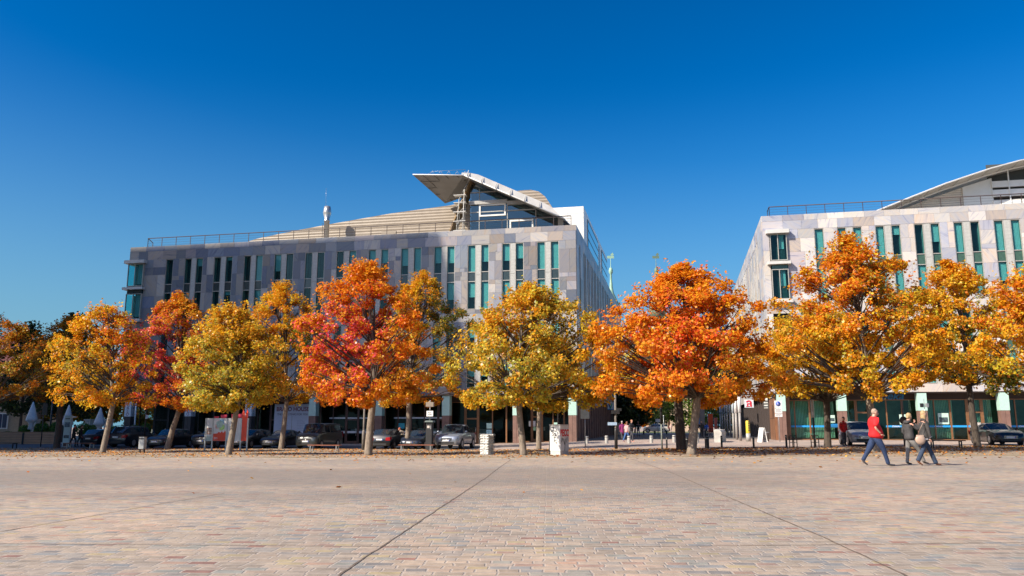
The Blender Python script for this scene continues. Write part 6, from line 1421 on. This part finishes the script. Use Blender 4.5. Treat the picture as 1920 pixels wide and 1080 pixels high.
    for q in 'lr':
        sh, el, wr = J['sh' + q], J['el' + q], J['wr' + q]
        L_ = [(chest, .126 * b_, .150 * b_), (sh, .072 * b_, .072 * b_), (lerp(sh, el, .55), .061 * b_, .061 * b_)]
        if sleeve >= 1: L_ += [(lerp(sh, el, .9), .052, .052), (lerp(el, wr, .12), .051, .051), (lerp(el, wr, .5), .046, .046), (lerp(el, wr, .93), .040, .040)]
        else: L_ += [(lerp(sh, el, .92), .062 * b_, .062 * b_)]
        tch.append(L_)
    tch = [[(p, a * G, c * G) for p, a, c in ch] for ch in tch]
    skin_obj('shirt' if sleeve < 1 else 'jacket', tch, top, r, sub=lod)
    m = MB(); c_ = lerp(chest, neck, .80); kc = 1 + (b_ - 1) * 1.1; m.lathe([(.09 * kc, c_[2] - .03), (.084 * kc, c_[2] + .015), (.076 * kc, c_[2] + .05), (.066 * kc, c_[2] + .03)], 14, c=(c_[0], c_[1])); m.build('collar', topcol2 or top, r)
    # trousers and shoes
    tr = [[((pel[0], pel[1], pel[2] + .06), .125 * b_, .150 * b_), (pel, .136 * b_ * hips, .158 * b_ * hips)]]
    for sd in (1, -1):
        q = 'l' if sd > 0 else 'r'; hip = (pel[0], pel[1] + sd * .088, pel[2] - .07); kn, an = J['kn' + q], J['an' + q]
        tr.append([(pel, .136 * b_ * hips, .158 * b_ * hips), (hip, .094 * b_ * hips, .094 * b_ * hips), (lerp(hip, kn, .5), .084 * b_, .084 * b_), (kn, .064 * b_, .064 * b_), (lerp(kn, an, .45), .060 * flare, .060 * flare), (lerp(kn, an, 1.0), .058 * flare, .058 * flare), (lerp(kn, an, 1.16), .060 * flare, .060 * flare)])
        he, to = J['he' + q], J['to' + q]; mid = lerp(he, to, .5)
        skin_obj('shoe', [[((an[0], an[1], an[2] - .01), .042, .042), (lerp(an, he, .55), .043, .040), (lerp(lerp(he, to, .35), an, .12), .046, .040), (lerp(he, to, .70), .044, .028), (to, .030, .020)]], shoe, r, sub=lod)
    tr = [[(p, a * 1.14, c * 1.14) for p, a, c in ch] for ch in tr]
    skin_obj('trousers', tr, legs, r, sub=lod)
    return r
def walk(h=1.75, lead='r', stride=.36, lean=0.0, elbow=.1, rear_up=.16, arm_l=None, arm_r=None):
    k = h / 1.84; o = 'l' if lead == 'r' else 'r'
    J = dict(pel=(0, 0, .96), chest=(lean + .0, 0, 1.38), neck=(lean * 1.1 + .015, 0, 1.58), head=(lean * 1.2 + .05, 0, 1.725))
    for q, sd in (('l', 1), ('r', -1)):
        J['sh' + q] = (lean, sd * .205, 1.48); J['el' + q] = (lean - .08 * 1, sd * .26, 1.19); J['wr' + q] = (lean + .06, sd * .25, .95)
    J.update({'kn' + lead: (.19, -.09 if lead == 'r' else .09, .54), 'an' + lead: (stride, -.09 if lead == 'r' else .09, .115), 'he' + lead: (stride - .05, -.09 if lead == 'r' else .09, .04), 'to' + lead: (stride + .20, -.10 if lead == 'r' else .10, .065)})
    J.update({'kn' + o: (-.17, .09 if lead == 'r' else -.09, .50), 'an' + o: (-stride - .05, .09 if lead == 'r' else -.09, .12 + rear_up * .55), 'he' + o: (-stride - .10, .09 if lead == 'r' else -.09, .06 + rear_up * .7), 'to' + o: (-stride + .12, .09 if lead == 'r' else -.09, .03)})
    return J, k
def stand(lean=0.0):
    J = dict(pel=(0, 0, .95), chest=(lean, 0, 1.37), neck=(lean * 1.3 + .01, 0, 1.57), head=(lean * 1.6 + .04, 0, 1.715))
    for q, sd in (('l', 1), ('r', -1)):
        J['sh' + q] = (lean, sd * .20, 1.47); J['el' + q] = (lean - .04, sd * .26, 1.18); J['wr' + q] = (lean + .05, sd * .25, .93)
        J['kn' + q] = (.02, sd * .09, .51); J['an' + q] = (-.02, sd * .10, .11); J['he' + q] = (-.07, sd * .10, .04); J['to' + q] = (.17, sd * .12, .03)
    return J
REDP = mat('bright red shirt cloth', (.60, .012, .015), .8, var=.14, scale=5, bump=.5); GREYHAIR = mat('short fair grey hair', (.34, .24, .18), .7, var=.2, scale=40); BLOND = mat('blond hair', (.40, .27, .13), .6, var=.2, scale=40); DKHAIR = mat('dark hair', (.04, .025, .018), .6)
DGJ = mat('dark grey jacket', (.048, .045, .045), .8, var=.3, scale=9, bump=.6); GRT = mat('grey trousers cloth', (.20, .19, .18), .85, var=.15, scale=12); BLZ = mat('charcoal blazer', (.045, .042, .04), .8, var=.3, scale=9, bump=.6)
def gpt(px, py): p = ground(px, py); return p + Vector((0, 0, .018))
# man in red
J, k = walk(1.84, 'r', .32)
J.update(chest=(-.05, 0, 1.38), neck=(-.005, 0, 1.565), head=(.045, 0, 1.70), shr=(-.04, -.21, 1.50), elr=(-.10, -.27, 1.215), wrr=(.08, -.235, 1.03), shl=(-.03, .2, 1.5), ell=(-.02, .27, 1.22), wrl=(.14, .22, 1.02), hdr=(.8, .1, -.5), hdl=(.8, -.1, -.5), anl=(-.40, .09, .21), hel=(-.455, .09, .16), tol=(-.27, .09, .035), knl=(-.21, .09, .51), knr=(.185, -.09, .55), her=(.26, -.09, .04), tor=(.53, -.10, .04), anr=(.30, -.09, .12))
person('heavy man in a bright red short sleeved shirt and blue jeans walking right', gpt(1645.5, 874.8), 0, J, REDP, DENIM, mat('dark grey shoe', (.06, .055, .06), .6), GREYHAIR, sleeve=.5, bulk=1.27, belly=.12, glasses=True, yaw=-.25, s=1.0)
# woman in grey, seen partly from behind, hand at her cheek
J, k = walk(1.68, 'r', .34)
J.update(shr=(0, -.18, 1.47), elr=(.20, -.30, 1.23), wrr=(.20, -.14, 1.47), hdr=(-.15, .5, 1), shl=(-.02, .19, 1.47), ell=(-.09, .24, 1.19), wrl=(.06, .22, .98), knl=(-.04, .09, .52), anl=(-.10, .09, .12), hel=(-.15, .09, .05), tol=(.08, .10, .035), knr=(.27, -.09, .53), anr=(.42, -.09, .16), her=(.37, -.09, .08), tor=(.60, -.10, .06))
w1 = person('woman in a dark grey hooded jacket and grey trousers walking right, hand at her cheek', gpt(1709.5, 872.4), .12, J, DGJ, GRT, SHOE_D, BLOND, bulk=1.0, hips=1.12, yaw=.25, s=.92, hairlen=.03, flare=.92)
m = MB(); m.ball((-.08, 0, 1.52), (.09, .15, .075), 0, 12, 8); m.build('hood', DGJ, w1)
# woman in blazer with bag
J, k = walk(1.72, 'l', .36)
J.update(knr=(-.13, -.09, .52), anr=(-.31, -.09, .20), her=(-.37, -.09, .15), tor=(-.17, -.09, .03), knl=(.20, .09, .53), anl=(.36, .09, .12), hel=(.31, .09, .04), tol=(.56, .10, .04), shr=(.0, -.19, 1.47), elr=(.04, -.25, 1.19), wrr=(.085, -.24, .93), shl=(.0, .19, 1.47), ell=(.05, .25, 1.2), wrl=(.2, .22, 1.0), hdr=(.15, 0, -1))
w2 = person('blond woman in a charcoal blazer and slate blue jeans walking right', gpt(1737.5, 874.2), 0, J, BLZ, DENIM2, SHOE_B, BLOND, bulk=.98, hips=1.05, yaw=-.15, s=.955, hairlen=.085, coat=.06, flare=1.18)
m = MB(); m.tube([(.085, -.235, .955), (.082, -.238, .99)], [.043, .047], 10); m.build('cuff', mat('pale lilac cuff', (.62, .58, .72), .8), w2)
m = MB(); m.lathe([(.15, .86), (.165, .90), (.16, .93)], 14, c=(0, 0), sx=.95, sy=1.1); m.build('shirt_hem', mat('white shirt hem', (.75, .73, .75), .8), w2)
bg_ = empty('handbag', w2.location + Vector((-.22, -.20, 0)), 0, 'beige shoulder bag carried between the two women', 'handbag')
m = MB(); m.ball((-.01, 0, .83), (.17, .065, .155), 0, 16, 10); m.box(-.13, .11, -.03, .03, .93, .985, bev=.02); m.build('bag_body', mat('beige leather', (.45, .32, .24), .5), bg_)
m = MB(); m.tube([(-.10, -.02, .98), (.02, -.05, 1.25), (.14, -.04, 1.44), (.20, .05, 1.46)], .008, 6); m.build('strap', mat('tan strap', (.35, .24, .18), .5), bg_)
# man beside the silver car
J = stand(.02); J.update(wrr=(.12, -.26, .96), hdr=(.3, 0, -1))
person('man in a red top standing at the rear of the silver car', gpt(1583.5, 836.3), -1.2, J, REDP, mat('dark trousers', (.05, .05, .06), .8), SHOE_D, DKHAIR, s=.98, lod=1)
m = None
pb_ = empty('plastic_bag', gpt(1579, 836), 0, 'pale carrier bag hanging beside the man at the silver car', 'bag'); m = MB(); m.lathe([(.03, .45), (.13, .5), (.16, .62), (.11, .78), (.03, .88)], 10, sy=.6, wob=lambda k2, j: 1 + .1 * (k2 % 2)); m.build('bag_body', mat('pale plastic', (.7, .66, .64), .4), pb_); m = MB(); m.tube([(0, 0, .87), (.02, 0, 1.0)], .012, 5); m.build('handle', WHITE, pb_)
# far group
GRP = 'people walking at the street mouth'
J, k = walk(1.7, 'r', .2)
person('person in a long purple coat seen from behind at the street corner', gpt(1167, 826), PI / 2, J, mat('purple coat', (.20, .012, .10), .8), mat('dark trousers', (.05, .05, .06), .8), SHOE_D, mat('grey hair', (.4, .36, .34), .7), s=.95, coat=.28, hips=1.05, lod=1, group=GRP)
J, k = walk(1.6, 'r', .25); J.update(wrl=(.2, .25, 1.05), hdl=(1, 0, .1))
person('young woman in a pale pink striped top and blue jeans at the street mouth', gpt(1175.5, 830.2), .4, J, mat('pale pink striped cloth', (.55, .34, .32), .8, var=.3, scale=20), mat('mid blue denim', (.05, .12, .3), .85), mat('pink shoe', (.6, .25, .18), .6), mat('brown hair', (.2, .08, .04), .6), s=.90, hairlen=.12, lod=1, group=GRP, yaw=.3)
J, k = walk(1.75, 'r', .18); J.update(elr=(.06, -.26, 1.2), wrr=(.28, -.1, 1.15), ell=(.06, .26, 1.2), wrl=(.28, .1, 1.15))
person('man in dark clothes walking beside the woman in the striped top', gpt(1184.5, 829), -.8, J, mat('black jacket', (.02, .02, .024), .8), mat('dark trousers', (.05, .05, .06), .8), mat('pink shoe', (.6, .25, .18)), mat('ginger hair', (.35, .14, .06), .6), s=.98, lod=1, group=GRP)
J, k = walk(1.75, 'l', .2)
person('person in a dark coat and pale trousers just left of the far car', gpt(1197, 819), -PI / 2, J, mat('black jacket', (.02, .02, .024), .8), mat('pale blue trousers', (.25, .28, .33), .8), SHOE_D, DKHAIR, s=1.0, coat=.15, lod=1, group=GRP)
J, k = walk(1.7, 'r', .2)
person('tiny person in pale pink clothes on the far side of the street', gpt(1258.5, 811.5), -PI / 2, J, mat('pale pink cloth', (.6, .42, .36), .8), mat('pale trousers', (.5, .42, .38), .8), SHOE_D, DKHAIR, s=1.0, lod=1, group=GRP)
J = stand(.02)
person('person in black standing left of the parked bicycles', gpt(1316, 821.5), -PI / 2, J, mat('black jacket', (.02, .02, .024)), mat('black trousers', (.02, .02, .025), .8), SHOE_D, DKHAIR, s=.98, coat=.2, lod=1)
person('person in a bright blue top behind the parked bicycles', gpt(1325.5, 818), -PI / 2, J, mat('bright blue cloth', (.02, .12, .5), .8), mat('black trousers', (.02, .02, .025)), SHOE_D, DKHAIR, s=.9, lod=1)
# two dark figures by the info pillar, person bending over a bonnet
J, k = walk(1.75, 'l', .15); J.update(elr=(.04, -.27, 1.2), wrr=(.24, -.18, 1.1))
p_ = person('dark clothed person with a red scarf beside the pale info pillar', gpt(136, 839.2), .3, J, mat('black jacket', (.02, .02, .024)), mat('black trousers', (.02, .02, .025)), SHOE_D, DKHAIR, s=1.0, lod=1, coat=.15)
m = MB(); m.lathe([(.09, 1.50), (.115, 1.54), (.11, 1.6), (.085, 1.62)], 12, c=(.02, 0)); m.build('scarf', mat('red scarf', (.4, .02, .03), .8), p_)
J, k = walk(1.7, 'r', .12)
person('dark clothed person walking close behind the one with the red scarf', gpt(149, 839), .5, J, mat('black jacket', (.02, .02, .024)), mat('black trousers', (.02, .02, .025)), SHOE_D, DKHAIR, s=.97, lod=1, coat=.15)
J = stand(0); J.update(chest=(.22, 0, 1.25), neck=(.36, 0, 1.38), head=(.47, 0, 1.47), shl=(.26, .2, 1.33), shr=(.26, -.2, 1.33), ell=(.36, .24, 1.07), elr=(.36, -.24, 1.07), wrl=(.56, .18, .95), wrr=(.56, -.18, .95), pel=(-.08, 0, .95))
person('red haired person in a beige jacket bending forward beside the golden tree trunk', gpt(758, 840.5), PI - .35, J, mat('beige jacket', (.45, .38, .28), .8), mat('dark trousers', (.05, .05, .06)), SHOE_D, mat('red hair', (.5, .1, .03), .6), s=1.0, lod=1)
